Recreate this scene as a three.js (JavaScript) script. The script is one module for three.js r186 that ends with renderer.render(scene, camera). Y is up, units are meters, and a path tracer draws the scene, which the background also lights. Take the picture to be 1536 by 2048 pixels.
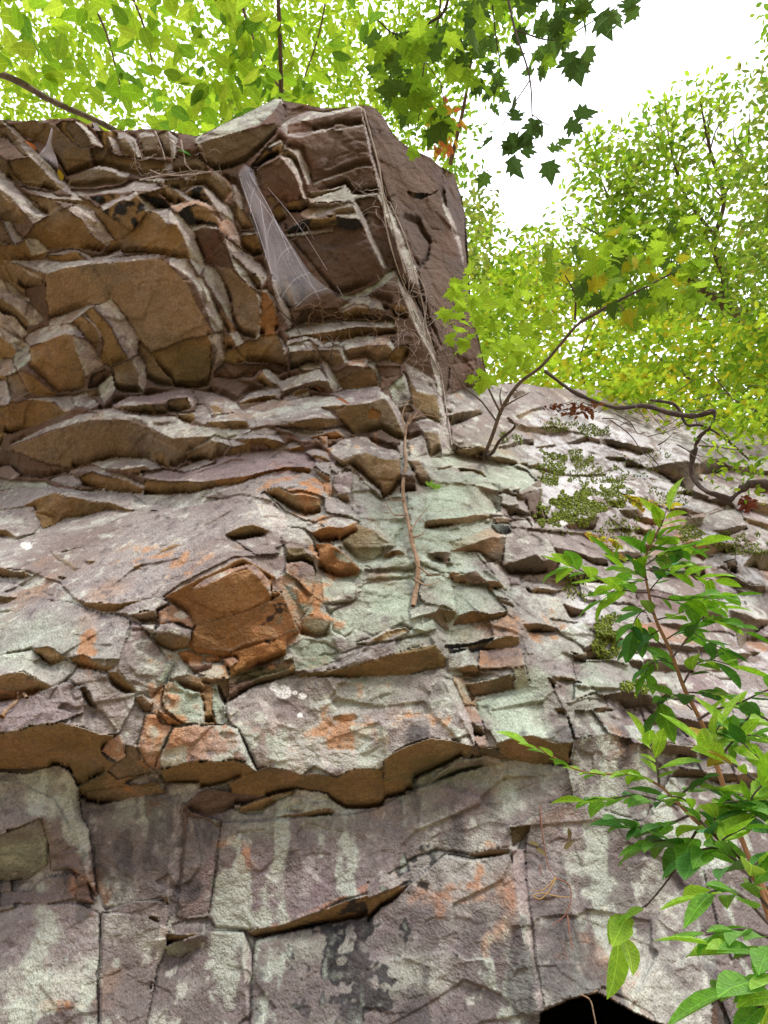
import * as THREE from 'three';
import { mergeGeometries } from 'three/addons/utils/BufferGeometryUtils.js';

// ---------------------------------------------------------------- camera, sky, sun, exposure
const scene = new THREE.Scene();
const camera = new THREE.PerspectiveCamera(74, 1536 / 2048, 0.05, 400);
const EYE = new THREE.Vector3(0, 1.6, 0), PITCH = 40 * Math.PI / 180;
camera.position.copy(EYE);
camera.rotation.set(PITCH, 0, 0);
camera.updateMatrixWorld(true);
const renderer = new THREE.WebGLRenderer({ antialias: true });
renderer.toneMapping = THREE.LinearToneMapping;
renderer.toneMappingExposure = 2.15;
renderer.shadowMap.enabled = true;
{ // a bright, almost even overcast sky
  const w = 64, h = 32, d = new Float32Array(w * h * 4);
  for (let y = 0; y < h; y++) for (let x = 0; x < w; x++) {
    const el = (y + 0.5) / h * Math.PI - Math.PI / 2, k = 1.45 * (1 + 2 * Math.max(0, Math.sin(el))) / 3;
    const i = (y * w + x) * 4;
    d[i] = k * 0.965; d[i + 1] = k * 0.985; d[i + 2] = k * 1.075; d[i + 3] = 1;
  }
  const t = new THREE.DataTexture(d, w, h, THREE.RGBAFormat, THREE.FloatType);
  t.mapping = THREE.EquirectangularReflectionMapping; t.magFilter = THREE.LinearFilter; t.needsUpdate = true;
  scene.background = t; scene.environment = t;
}
const sun = new THREE.DirectionalLight(0xfff6ea, 1.5);
sun.position.set(8, 17, 9); sun.target.position.set(0, 3, -4);
sun.castShadow = true; sun.shadow.radius = 20;
Object.assign(sun.shadow.camera, { left: -16, right: 16, top: 16, bottom: -16, near: 0.5, far: 60 });
scene.add(sun, sun.target);

// ---------------------------------------------------------------- helpers
let seed = 12345;
const rnd = () => { seed = (seed + 0x6d2b79f5) | 0; let t = Math.imul(seed ^ (seed >>> 15), 1 | seed); t = (t + Math.imul(t ^ (t >>> 7), 61 | t)) ^ t; return ((t ^ (t >>> 14)) >>> 0) / 4294967296; };
const rr = (a, b) => a + (b - a) * rnd();
const clamp = (x, a = 0, b = 1) => x < a ? a : x > b ? b : x;
const sstep = (a, b, x) => { const t = clamp((x - a) / (b - a)); return t * t * (3 - 2 * t); };
const V = (x, y, z) => new THREE.Vector3(x, y, z);
const hash3 = (x, y, z) => { let h = Math.imul(x, 374761393) ^ Math.imul(y, 668265263) ^ Math.imul(z, 1440662683); h = Math.imul(h ^ (h >>> 13), 1274126177); return ((h ^ (h >>> 16)) >>> 0) / 4294967296; };
function noise(x, y, z) { // value noise, -1..1
  const X = Math.floor(x), Y = Math.floor(y), Z = Math.floor(z), a = x - X, b = y - Y, c = z - Z;
  const u = a * a * (3 - 2 * a), v = b * b * (3 - 2 * b), w = c * c * (3 - 2 * c);
  const l = (p, q, t) => p + (q - p) * t;
  return 2 * l(l(l(hash3(X, Y, Z), hash3(X + 1, Y, Z), u), l(hash3(X, Y + 1, Z), hash3(X + 1, Y + 1, Z), u), v),
    l(l(hash3(X, Y, Z + 1), hash3(X + 1, Y, Z + 1), u), l(hash3(X, Y + 1, Z + 1), hash3(X + 1, Y + 1, Z + 1), u), v), w) - 1;
}
function fbm(x, y, z, o = 3) { let s = 0, a = 0.5; for (let i = 0; i < o; i++) { s += a * noise(x, y, z); x = x * 2.03 + 17.1; y = y * 2.03 + 5.3; z = z * 2.03 + 9.7; a *= 0.5; } return s; }
function cells(x, y, z) { // distance to the nearest of scattered points, and its number
  const X = Math.floor(x), Y = Math.floor(y), Z = Math.floor(z); let best = 9, id = 0;
  for (let i = -1; i < 2; i++) for (let j = -1; j < 2; j++) for (let k = -1; k < 2; k++) {
    const p = X + i, q = Y + j, r = Z + k, dx = p + hash3(p, q, r) - x, dy = q + hash3(q, r, p + 7) - y, dz = r + hash3(r, p, q + 13) - z, d = dx * dx + dy * dy + dz * dz;
    if (d < best) { best = d; id = hash3(p + 3, q + 5, r + 11); }
  }
  return [Math.sqrt(best), id];
}
// pixel of the 1536 x 2048 view -> direction in the world
const FPX = 1024 / Math.tan(37 * Math.PI / 180), SP = Math.sin(PITCH), CP = Math.cos(PITCH);
function ray(px, py) {
  const x = (px - 768) / FPX, y = (1024 - py) / FPX, l = 1 / Math.hypot(x, y, 1);
  return [x * l, (y * CP + SP) * l, (y * SP - CP) * l];
}
const at = (px, py, d) => { const r = ray(px, py); return V(EYE.x + r[0] * d, EYE.y + r[1] * d, EYE.z + r[2] * d); };
const used = {};
function numbered(n) { const k = used[n] = (used[n] ?? -1) + 1; return k ? n + '_' + String(k).padStart(3, '0') : n; }
function tag(o, label, category, group) { o.userData.label = label; o.userData.category = category; if (group) o.userData.group = group; return o; }
function shade(o) { o.traverse((m) => { if (m.isMesh) { m.castShadow = true; m.receiveShadow = true; } }); return o; }
// ---------------------------------------------------------------- the rock, block by block: outlines of its facets
// F front face, S sloping slab, U underside, D leaning face, R / L flank; * starts a block; a turn, t tilt, c surface. Each set has its own origin and scale.
const TRACE = [
[0, 0, 1, -12, `
*D t-14 cd: -160 236, 0 238, 60 243, 100 238, 150 235, 200 262, 300 258, 345 262, 395 272, 500 225, 560 200, 655 215, 740 212, 790 275, 860 322, 905 345, 925 400, 937 500, 940 640, 960 760, 900 800, 900 960, 560 1100, -160 1100
*S t14 a-14: -160 1000, 500 960, 900 880, 1150 900, 1160 2190, -160 2190
*S t20 a14: 800 880, 1150 900, 1180 1560, 860 1540, 840 1200
*S a26 t22: 885 790, 960 770, 1040 765, 1100 775, 1200 780, 1300 805, 1450 850, 1700 900, 1700 1500, 1140 1500, 1040 1200, 900 960
*S a24 t16: 1090 1300, 1700 1300, 1700 2190, 1075 2190, 1050 1700
*U: -160 470, 0 470, 40 560, 0 640, -160 640
*R a40 t-20: -160 640, 0 540, 60 600, 0 720, -160 760
*U: -160 760, 0 700, 30 800, 0 900, -160 930
*S a-20: -160 1000, 0 980, 20 1180, -160 1220
*S a-20: -160 1230, 0 1160, 20 1400, -160 1480
*U cg: -160 1480, 0 1470, 20 1560, -160 1590
*F a-16: -160 1590, 0 1540, 30 1830, -160 1850
`],
[0, 200, 3.84, -25, `
*U: -500 180, 0 160, 100 190, 240 150, 420 190, 560 340, 690 380, 700 520, 520 590, 430 420, 330 330, 200 280, 0 200, -500 400
R: 545 145, 620 180, 720 260, 800 370, 700 340, 640 250
*U: 480 165, 570 160, 640 250, 700 340, 690 375, 620 370, 560 330, 430 190
*F: 690 160, 750 180, 780 240, 730 230
*U: 740 250, 830 240, 900 260, 940 410, 890 410, 800 370
R: 825 245, 870 250, 935 410, 880 410
*F a0: 900 250, 960 250, 1040 300, 1080 440, 1040 440, 980 330, 900 300
D: 905 300, 960 290, 1060 440, 940 425
*D: 1060 260, 1180 260, 1230 350, 1290 440, 1100 440
F: 1060 250, 1170 250, 1190 280, 1080 290
*D: 1200 270, 1290 230, 1350 300, 1330 440, 1270 430
R: 1290 225, 1370 290, 1345 440, 1320 430
*D a-10 t-38: 690 370, 800 370, 900 430, 1040 440, 1250 470, 1330 540, 1280 560, 1100 590, 980 560, 720 510
F: 1250 465, 1320 480, 1330 540, 1290 560
*D a-5: 1330 450, 1536 440, 1620 560, 1340 550
*D: 540 610, 690 530, 740 510, 830 520, 990 570, 960 630, 700 670, 520 670
F: 690 530, 740 508, 830 515, 995 565, 960 600, 880 560, 760 530
*U: -100 200, 100 200, 200 290, 260 400, 270 440, 180 430, 60 300, -100 260
R: 10 150, 100 210, 270 380, 420 540, 600 740, 560 740, 380 590, 230 440, 90 260
*U: 60 470, 230 440, 330 540, 500 690, 440 700, 180 650, 100 560
R: 250 430, 380 540, 500 640, 610 750, 560 740, 440 660, 330 540
*U: -100 400, 0 430, 60 480, 150 650, 60 590, -100 500
R: -100 500, 0 540, 60 590, 180 720, 350 890, 260 950, 180 860, 90 740, -100 620
*U: -200 660, 0 680, 100 780, 190 880, 180 950, 120 950, 0 920, -200 900
*F: 150 660, 280 690, 400 700, 450 740, 600 740, 700 800, 600 780, 440 760, 320 740, 250 700
U: 200 720, 330 750, 500 760, 690 780, 740 830, 700 850, 550 800, 430 780, 300 800, 240 760
*U: 300 790, 420 780, 480 830, 380 890, 310 840
*U: 190 1060, 260 960, 350 900, 440 850, 520 830, 560 880, 640 930, 690 1030, 810 1110, 780 1160, 600 1140, 380 1140
R: 510 830, 600 800, 680 810, 760 920, 870 1070, 820 1120, 700 1030, 630 920, 570 880
*U: 700 840, 790 820, 900 920, 1010 1010, 950 1060, 870 1070, 780 930
*U cb: 780 850, 930 740, 980 750, 1040 710, 1110 800, 1130 870, 1010 1010, 880 920
F: 770 820, 930 730, 975 740, 1040 700, 1060 720, 990 770, 930 760, 800 850
*U cb: 680 745, 900 720, 920 740, 780 810
*U cb: 1080 730, 1180 705, 1240 760, 1310 830, 1190 830
R: 1060 730, 1190 830, 1130 860, 1110 800
*U: 1190 700, 1300 660, 1380 730, 1420 770, 1340 810, 1260 750
R: 1300 650, 1360 690, 1490 770, 1430 780
*F: 540 690, 760 690, 900 660, 1040 610, 1130 620, 1180 610, 1250 670, 1150 690, 990 700, 760 720, 600 740
*F: 1080 610, 1340 600, 1440 590, 1536 580, 1536 600, 1440 620, 1280 640
U: 1230 640, 1440 610, 1536 600, 1536 670, 1400 690, 1280 660
*U cb: 1330 830, 1450 780, 1536 780, 1536 960, 1450 960, 1380 890
*U: 800 1170, 850 1080, 950 1060, 1060 960, 1140 850, 1230 870, 1340 900, 1380 1040, 1440 1200, 1450 1230, 1230 1190, 950 1180
F: 1150 840, 1230 830, 1310 840, 1350 960, 1300 970, 1230 890
R: 1310 840, 1400 940, 1480 1100, 1550 1220, 1550 1330, 1470 1230, 1430 1080, 1370 960
*U: -100 930, 0 930, 30 950, 90 1110, -100 1080
R: 30 930, 80 930, 180 1070, 110 1115
*U: -100 1120, 130 1110, 190 1070, 290 1130, 380 1160, 330 1210, 230 1230, -100 1210
R a20 cg: 190 1070, 270 1060, 390 1160, 240 1200
*F: 330 1190, 460 1160, 590 1140, 690 1190, 740 1240, 700 1240, 600 1170, 480 1190
U: 330 1200, 480 1190, 590 1160, 650 1220, 560 1240, 450 1240
*F: 710 1200, 800 1190, 930 1150, 960 1190, 820 1210, 720 1240
*F: 30 1240, 200 1230, 460 1240, 460 1270, 340 1330, 240 1290, 130 1250
U: 30 1250, 130 1260, 250 1320, 340 1330, 330 1400, 200 1450, 100 1380
R: 160 1290, 210 1310, 330 1370, 250 1360
*U: -100 1250, 30 1260, 100 1400, 200 1460, 190 1536, 60 1430, -100 1330
`],
[0, 0, 1, -18, `
*U: 90 545, 122 530, 185 522, 260 518, 315 512, 345 535, 372 565, 395 612, 420 655, 428 668, 395 678, 300 708, 282 690, 255 635, 225 598, 175 612, 100 637, 92 600
F: 88 540, 122 526, 185 518, 260 513, 318 508, 320 516, 260 522, 185 528, 122 536, 92 550
`],
[0, 550, 3.072, -25, `
*U: 920 480, 1130 400, 1280 370, 1300 450, 1310 560, 1280 680, 1200 700, 1080 690, 1060 640, 980 560, 940 500
*D: 860 400, 930 480, 980 560, 1060 640, 1080 690, 980 680, 900 640, 890 530, 850 470
*U: 520 230, 570 200, 680 330, 730 430, 790 510, 680 560, 610 530, 640 420, 600 330
R: 580 190, 680 140, 760 240, 850 380, 850 480, 790 510, 740 420, 680 310
*U: 680 565, 800 515, 850 600, 850 690, 880 720, 740 720, 710 700
R: 800 515, 860 490, 900 560, 900 650, 880 720, 850 680, 850 600
*U: 440 280, 500 250, 600 340, 620 430, 590 450, 540 390
R: 500 240, 540 260, 620 350, 620 420, 590 330
*U: 170 460, 280 400, 400 360, 450 370, 460 440, 500 520, 510 620, 520 690, 480 710, 360 720, 270 640, 180 560
F: 140 390, 250 320, 400 290, 460 310, 530 390, 450 370, 400 360, 280 410, 180 430
R: 450 370, 530 400, 560 430, 640 550, 560 600, 520 640, 500 540, 460 440
*F: 310 270, 540 190, 580 190, 480 260, 430 290, 300 310
*U t-30 cd: 560 620, 650 580, 690 600, 600 690, 540 700
*L a-40 t-4 cg: 600 690, 690 610, 710 700, 640 790, 610 740
U: 500 720, 600 700, 610 750, 540 740
*U: 110 590, 200 620, 270 680, 350 740, 220 740, 170 720
*R a38: -80 -20, 0 20, 60 50, 140 120, 270 270, 190 330, 150 280, 0 130, -80 100
U: -80 120, 0 140, 100 210, 180 290, 170 340, 100 300, 0 220, -80 200
*R a30: -80 200, 0 230, 90 250, 180 360, 130 390, 60 310, -80 270
*R a34: -80 280, 0 310, 60 350, 180 430, 110 480, 70 470, 0 340, -80 310
U: -80 350, 0 380, 60 420, 100 480, 70 510, -80 500
*F cg: 90 480, 180 430, 190 520, 110 580, 80 550
*F: -80 520, 70 510, 100 590, 30 620, -80 620
*F: -100 640, 40 650, 70 750, 50 820, -100 850
*D: 40 620, 110 600, 170 720, 80 770
*U: 80 790, 180 770, 300 770, 380 820, 440 810, 430 840, 250 910, 80 970, -300 960, -300 850
F: 120 770, 260 750, 440 740, 460 810, 400 840, 330 780, 200 765
*F: 440 740, 530 720, 610 790, 560 820, 460 800
*S a-10 cp: 690 800, 800 750, 920 740, 1060 710, 1160 695, 1200 740, 1180 760, 1060 770, 940 790, 720 820
U: 720 810, 940 790, 1020 850, 870 850, 760 830
R: 1150 750, 1210 760, 1200 790, 1170 815
*U: 1030 770, 1150 755, 1170 820, 1090 845, 1030 830
*U: 940 800, 1020 800, 1030 850, 960 850
*S: 1180 700, 1300 720, 1400 760, 1430 790, 1400 840, 1300 860, 1220 780
U: 1290 800, 1340 800, 1370 840, 1320 855
*U: 1380 800, 1430 790, 1440 820, 1390 835
*S: 1070 850, 1200 840, 1210 790, 1270 800, 1310 880, 1250 915, 1190 880
U: 1090 860, 1190 850, 1200 880, 1170 915, 1110 890
*S: 1280 900, 1340 860, 1500 840, 1536 870, 1536 890, 1290 910
U: 1280 905, 1380 895, 1536 890, 1536 930, 1320 945
*S: 560 830, 700 815, 780 850, 640 860
*S t14 a-15: 150 1000, 300 930, 480 860, 590 850, 740 850, 900 860, 1080 870, 1130 910, 1280 940, 1536 950, 1536 1010, 1400 1010, 1280 990, 1060 1000, 990 970, 850 890, 700 880, 500 900, 300 960, 60 1050
U: 60 1060, 300 970, 550 890, 770 885, 850 910, 990 980, 1060 1000, 1280 990, 1290 1020, 1180 1080, 1140 1140, 1080 1180, 930 1130, 700 1120, 540 1160, 400 1190, 200 1130, 100 1090
*F a10: 1150 1090, 1290 1000, 1320 985, 1400 1010, 1420 1050, 1360 1030, 1250 1050
U: 1150 1100, 1300 1020, 1410 1050, 1350 1130, 1240 1150, 1150 1140
*S: 1400 1010, 1536 1000, 1536 1040, 1430 1050
U: 1420 1060, 1536 1030, 1536 1080, 1390 1110
*S: 560 1150, 700 1120, 900 1130, 1000 1190, 870 1230, 720 1190, 600 1180
U: 740 1200, 880 1180, 920 1190, 860 1230
*U: 930 1100, 1000 1090, 1030 1130, 1060 1190, 980 1160
*S: 1090 1190, 1250 1130, 1310 1140, 1290 1170, 1130 1210
*U t-40 cd: -300 1080, 0 1080, 120 1090, 300 1160, 460 1190, 290 1250, 130 1240, -300 1220
*F: 0 1180, 60 1170, 130 1230, 60 1260, 0 1240
*S cg: -100 1250, 150 1270, 280 1270, 330 1300, 100 1310, -100 1340
*F t10: 400 1215, 480 1170, 590 1170, 700 1210, 820 1250, 890 1290, 880 1310, 760 1260, 560 1200, 440 1220
U: 490 1240, 560 1210, 760 1260, 880 1310, 870 1340, 700 1330, 510 1290
*F: 290 1260, 380 1230, 450 1230, 510 1270, 500 1310, 390 1290
*S a-2 cp #purple: 870 1210, 1000 1190, 1130 1210, 1300 1160, 1536 1090, 1536 1230, 1280 1270, 1010 1260, 880 1240
U: 890 1260, 1010 1270, 1280 1270, 1536 1230, 1536 1280, 1330 1300, 1180 1340, 1010 1350, 890 1340
`],
[340, 280, 3.84, -22, `
*U: 0 640, 60 660, 100 730, 140 830, 160 920, 0 905
R a50: 0 540, 60 570, 140 650, 190 700, 200 760, 240 860, 265 960, 230 1030, 170 950, 140 830, 90 720, 50 650, 0 620
*U cd: 190 690, 270 660, 360 670, 390 740, 430 830, 470 930, 480 1000, 430 1000, 330 960, 270 950, 240 850, 200 760
F: 160 660, 250 650, 370 660, 380 690, 270 665, 190 695
*R a48: 250 1020, 270 950, 340 980, 400 1080, 440 1180, 470 1280, 480 1400, 450 1430, 430 1350, 400 1270, 330 1160, 280 1090
*U: 330 960, 480 1000, 560 1080, 660 1160, 700 1200, 700 1290, 690 1490, 660 1530, 560 1500, 520 1470, 480 1370, 470 1260, 440 1160, 400 1060
R: 655 1150, 700 1200, 712 1290, 700 1490, 660 1530, 690 1400, 688 1280
*D: 380 1290, 470 1400, 500 1470, 450 1480, 410 1400
R: 450 1480, 520 1470, 570 1560, 550 1590, 510 1580
*U: 400 1490, 460 1500, 500 1580, 420 1620, 390 1560
*R a46: 0 905, 130 910, 200 1040, 240 1050, 300 1150, 350 1270, 400 1390, 400 1450, 350 1480, 320 1430, 290 1320, 230 1170, 170 1070, 90 1000, 0 950
*R a46: 290 1500, 400 1470, 410 1560, 420 1680, 340 1740, 350 1620, 310 1560
*U: -40 350, 60 400, 130 470, 40 490, -40 470
F: -20 340, 100 400, 200 470, 130 470, 60 400
*U cb: 110 400, 180 350, 250 350, 290 420, 320 500, 240 470, 150 440
F: 100 400, 150 360, 200 340, 260 345, 250 360, 190 360, 130 400
R: 240 345, 280 360, 400 450, 470 520, 500 600, 500 660, 440 640, 400 580, 330 480, 290 420
*U: -40 310, 110 290, 130 350, 60 380, -40 340
*U: 130 290, 250 240, 340 250, 420 300, 470 370, 460 430, 420 500, 330 400, 270 345, 140 350
F cr: 100 280, 300 235, 380 250, 450 310, 490 380, 460 460, 420 490, 420 460, 470 380, 410 300, 340 255, 250 250
*U cb: 90 570, 110 510, 200 480, 290 500, 350 560, 370 610, 380 650, 250 650, 150 640
F cr: 0 510, 100 480, 200 465, 280 480, 350 540, 390 610, 410 700, 380 690, 360 600, 290 520, 200 490, 100 520, 60 560
*R cr: 390 620, 450 600, 500 650, 540 720, 550 820, 500 770, 440 740, 400 690
*R a44: 430 740, 500 800, 560 850, 640 900, 640 920, 700 950, 740 1030, 740 1070, 700 1130, 680 1080, 640 1020, 590 990, 540 920, 480 880, 440 800
*R a55 cg: 450 820, 480 880, 530 950, 590 1000, 610 1060, 660 1150, 600 1110, 530 1040, 490 960
*U: 610 1060, 640 1020, 690 1090, 700 1140, 670 1150
*U cr: 700 1160, 750 1150, 800 1220, 820 1340, 830 1440, 800 1500, 690 1490, 700 1310
F: 680 1150, 740 1145, 800 1210, 830 1330, 820 1350, 790 1240, 740 1170
*U: 690 1500, 820 1490, 860 1570, 880 1650, 900 1640, 920 1760, 760 1720, 600 1700, 500 1600, 570 1560, 600 1540, 670 1540
R: 820 1490, 870 1540, 905 1600, 900 1640, 880 1650, 860 1560
*U: 430 1620, 500 1600, 600 1700, 500 1720, 400 1710
*U t-30 cd: 350 1770, 420 1700, 500 1720, 600 1720, 760 1730, 920 1770, 830 1800, 700 1760, 640 1820, 480 1840, 340 1820
*U: 850 1080, 900 1080, 940 1140, 960 1240, 980 1280, 910 1290, 880 1210
R: 780 1070, 830 1070, 860 1150, 850 1230, 820 1220, 790 1120
R: 900 1080, 950 1150, 975 1270, 960 1260, 930 1150
*F a20: 930 1110, 1000 1090, 1025 1160, 1020 1240, 980 1270, 950 1200
*R a40: 820 1220, 860 1210, 910 1290, 940 1430, 920 1450, 880 1390, 850 1310
*U: 490 470, 560 540, 600 600, 640 680, 560 690, 510 600
R: 470 340, 510 340, 560 440, 570 530, 540 530, 490 460
*U: 560 730, 690 725, 720 870, 640 900, 560 830, 550 760
F: 550 705, 680 705, 690 720, 560 725
R: 600 560, 640 600, 700 770, 730 880, 720 880, 670 740
`],
[500, 150, 3.339, 2, `
*D t-28 cd: 250 380, 330 320, 740 200, 770 330, 830 560, 870 800, 950 1230, 1050 1560, 900 1570, 580 1480, 560 1440, 450 1290, 330 1120, 250 1060, 200 900, 240 820, 380 820, 400 640
*S t6 cg: -370 420, -200 330, 0 240, 170 150, 235 165, 200 220, 70 320, -100 385, -230 420, -350 465
U: -367 467, -233 417, -67 374, 100 334, 200 317, 160 400, 67 500, -33 584, -110 620, -230 640, -340 560
R cd: 150 270, 200 170, 240 220, 235 290, 190 350
*F t2: 240 300, 400 230, 490 245, 740 195, 755 330, 650 350, 540 350, 430 370, 320 400, 250 400, 200 350
D cd: 250 330, 420 290, 560 260, 740 215, 755 335, 560 355, 430 370, 250 395
*D t-32 cd: 250 410, 430 385, 560 370, 760 345, 790 450, 820 600, 700 620, 560 670, 420 720, 400 640, 350 500, 280 490, 230 480
F: 250 395, 330 405, 430 375, 560 360, 700 340, 760 335, 760 347, 560 374, 430 390, 330 417, 250 412
*D cd: 530 370, 570 330, 640 335, 650 350, 540 370
*D cd: 420 725, 560 680, 700 625, 820 605, 850 700, 860 790, 700 800, 640 740, 560 760, 400 780
F: 420 713, 560 666, 700 618, 820 600, 820 614, 700 634, 560 684, 425 737
*F: 380 820, 600 740, 640 730, 660 800, 850 795, 870 850, 830 820, 720 825, 650 850, 540 850, 400 850
U: 390 850, 540 855, 650 855, 700 850, 740 940, 720 950, 560 950, 400 900
R: 650 740, 690 820, 740 940, 720 940, 660 810
*U: 400 780, 560 770, 620 745, 610 760, 480 810, 390 825
*F: 340 910, 400 890, 540 890, 640 860, 690 850, 700 870, 560 900, 550 930, 400 960, 350 950
*U cb: 230 1040, 380 960, 560 950, 720 960, 750 1000, 730 1050, 560 1010, 400 1040, 260 1060
F: 560 940, 700 925, 730 940, 740 970, 690 960, 580 950
*F: 480 1030, 550 1010, 555 1040, 480 1060, 260 1080, 240 1065
*D t-24 cd: 250 1075, 480 1062, 600 1040, 740 1020, 800 1130, 880 1300, 900 1330, 770 1410, 580 1470, 480 1350, 350 1180
*D a14 t-18 cd: 710 830, 850 810, 870 900, 900 1050, 940 1240, 870 1180, 800 1030, 740 900
R a60 t0: 700 830, 740 900, 810 1060, 880 1200, 920 1290, 890 1290, 840 1180, 770 1040, 720 930
*D a52 t-14 cd: 750 195, 830 210, 890 270, 960 400, 1030 460, 1130 520, 1220 550, 1280 640, 1290 700, 1310 760, 1280 850, 1310 900, 1380 1040, 1420 1250, 1450 1380, 1580 2020, 1300 2100, 1280 1836, 1200 1650, 1130 1400, 1050 1160, 960 960, 890 800, 830 560, 770 300
*D a46 t-6 cd: 1010 950, 1130 1000, 1160 1080, 1200 1130, 1190 1230, 1130 1300, 1060 1160
*U cb: 1040 770, 1090 790, 1210 800, 1250 770, 1240 790, 1140 830, 1060 800
*R a30 t2: 740 195, 755 230, 765 300, 800 420, 830 560, 870 700, 900 810, 866 800, 838 690, 810 560, 780 420, 757 310
*R a34 t2: 850 800, 900 810, 960 950, 1050 1160, 1120 1310, 1130 1400, 1080 1380, 1000 1180, 930 1000, 880 880
*R a28 t2: 960 1310, 1020 1400, 1100 1500, 1150 1600, 1200 1700, 1220 1836, 1160 1800, 1100 1680, 1060 1580, 1010 1430
*F a64 t-2 cd: 1290 650, 1370 660, 1400 780, 1440 950, 1450 1100, 1450 1330, 1420 1240, 1390 1080, 1320 930, 1310 800
R a30 t0: 1280 760, 1300 850, 1350 960, 1390 1060, 1420 1200, 1430 1280, 1400 1180, 1340 1000, 1280 870
*U cd: 30 640, 170 570, 230 540, 290 590, 330 690, 350 800, 320 860, 200 840, 80 740
R: 200 545, 280 560, 330 640, 370 790, 390 890, 370 870, 340 770, 300 660
*U cb: 0 620, 120 460, 200 430, 225 470, 220 520, 100 580, 20 640
F: 110 470, 200 425, 225 440, 230 480, 210 445, 130 480
*R: 240 490, 330 500, 390 620, 405 710, 390 740, 350 640, 310 540, 260 500
U: 180 530, 260 500, 310 540, 330 620, 280 560, 220 540
*U: 110 810, 150 800, 180 850, 140 870
*U: 160 880, 200 850, 230 900, 250 950, 190 1010, 150 950
R: 200 845, 250 920, 260 960, 230 910
*U cb: 250 840, 380 830, 400 880, 340 920, 260 920
*F cg: 580 1480, 700 1460, 830 1400, 920 1320, 960 1300, 970 1350, 880 1400, 780 1470, 640 1500
*D cd: 820 1450, 900 1390, 970 1340, 1010 1500, 1030 1560, 960 1530, 860 1490
*F: 600 1560, 690 1490, 800 1480, 880 1520, 900 1570, 820 1550, 800 1560, 620 1580
*U: 620 1580, 700 1550, 770 1550, 800 1570, 790 1620, 640 1640
F: 600 1570, 700 1530, 770 1535, 800 1560, 700 1552, 620 1588
*U t-36 cd: 350 1570, 580 1560, 620 1640, 450 1650, 270 1680, 340 1600
*U: 930 1540, 1000 1520, 1050 1560, 1050 1630, 970 1610
`],
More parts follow.
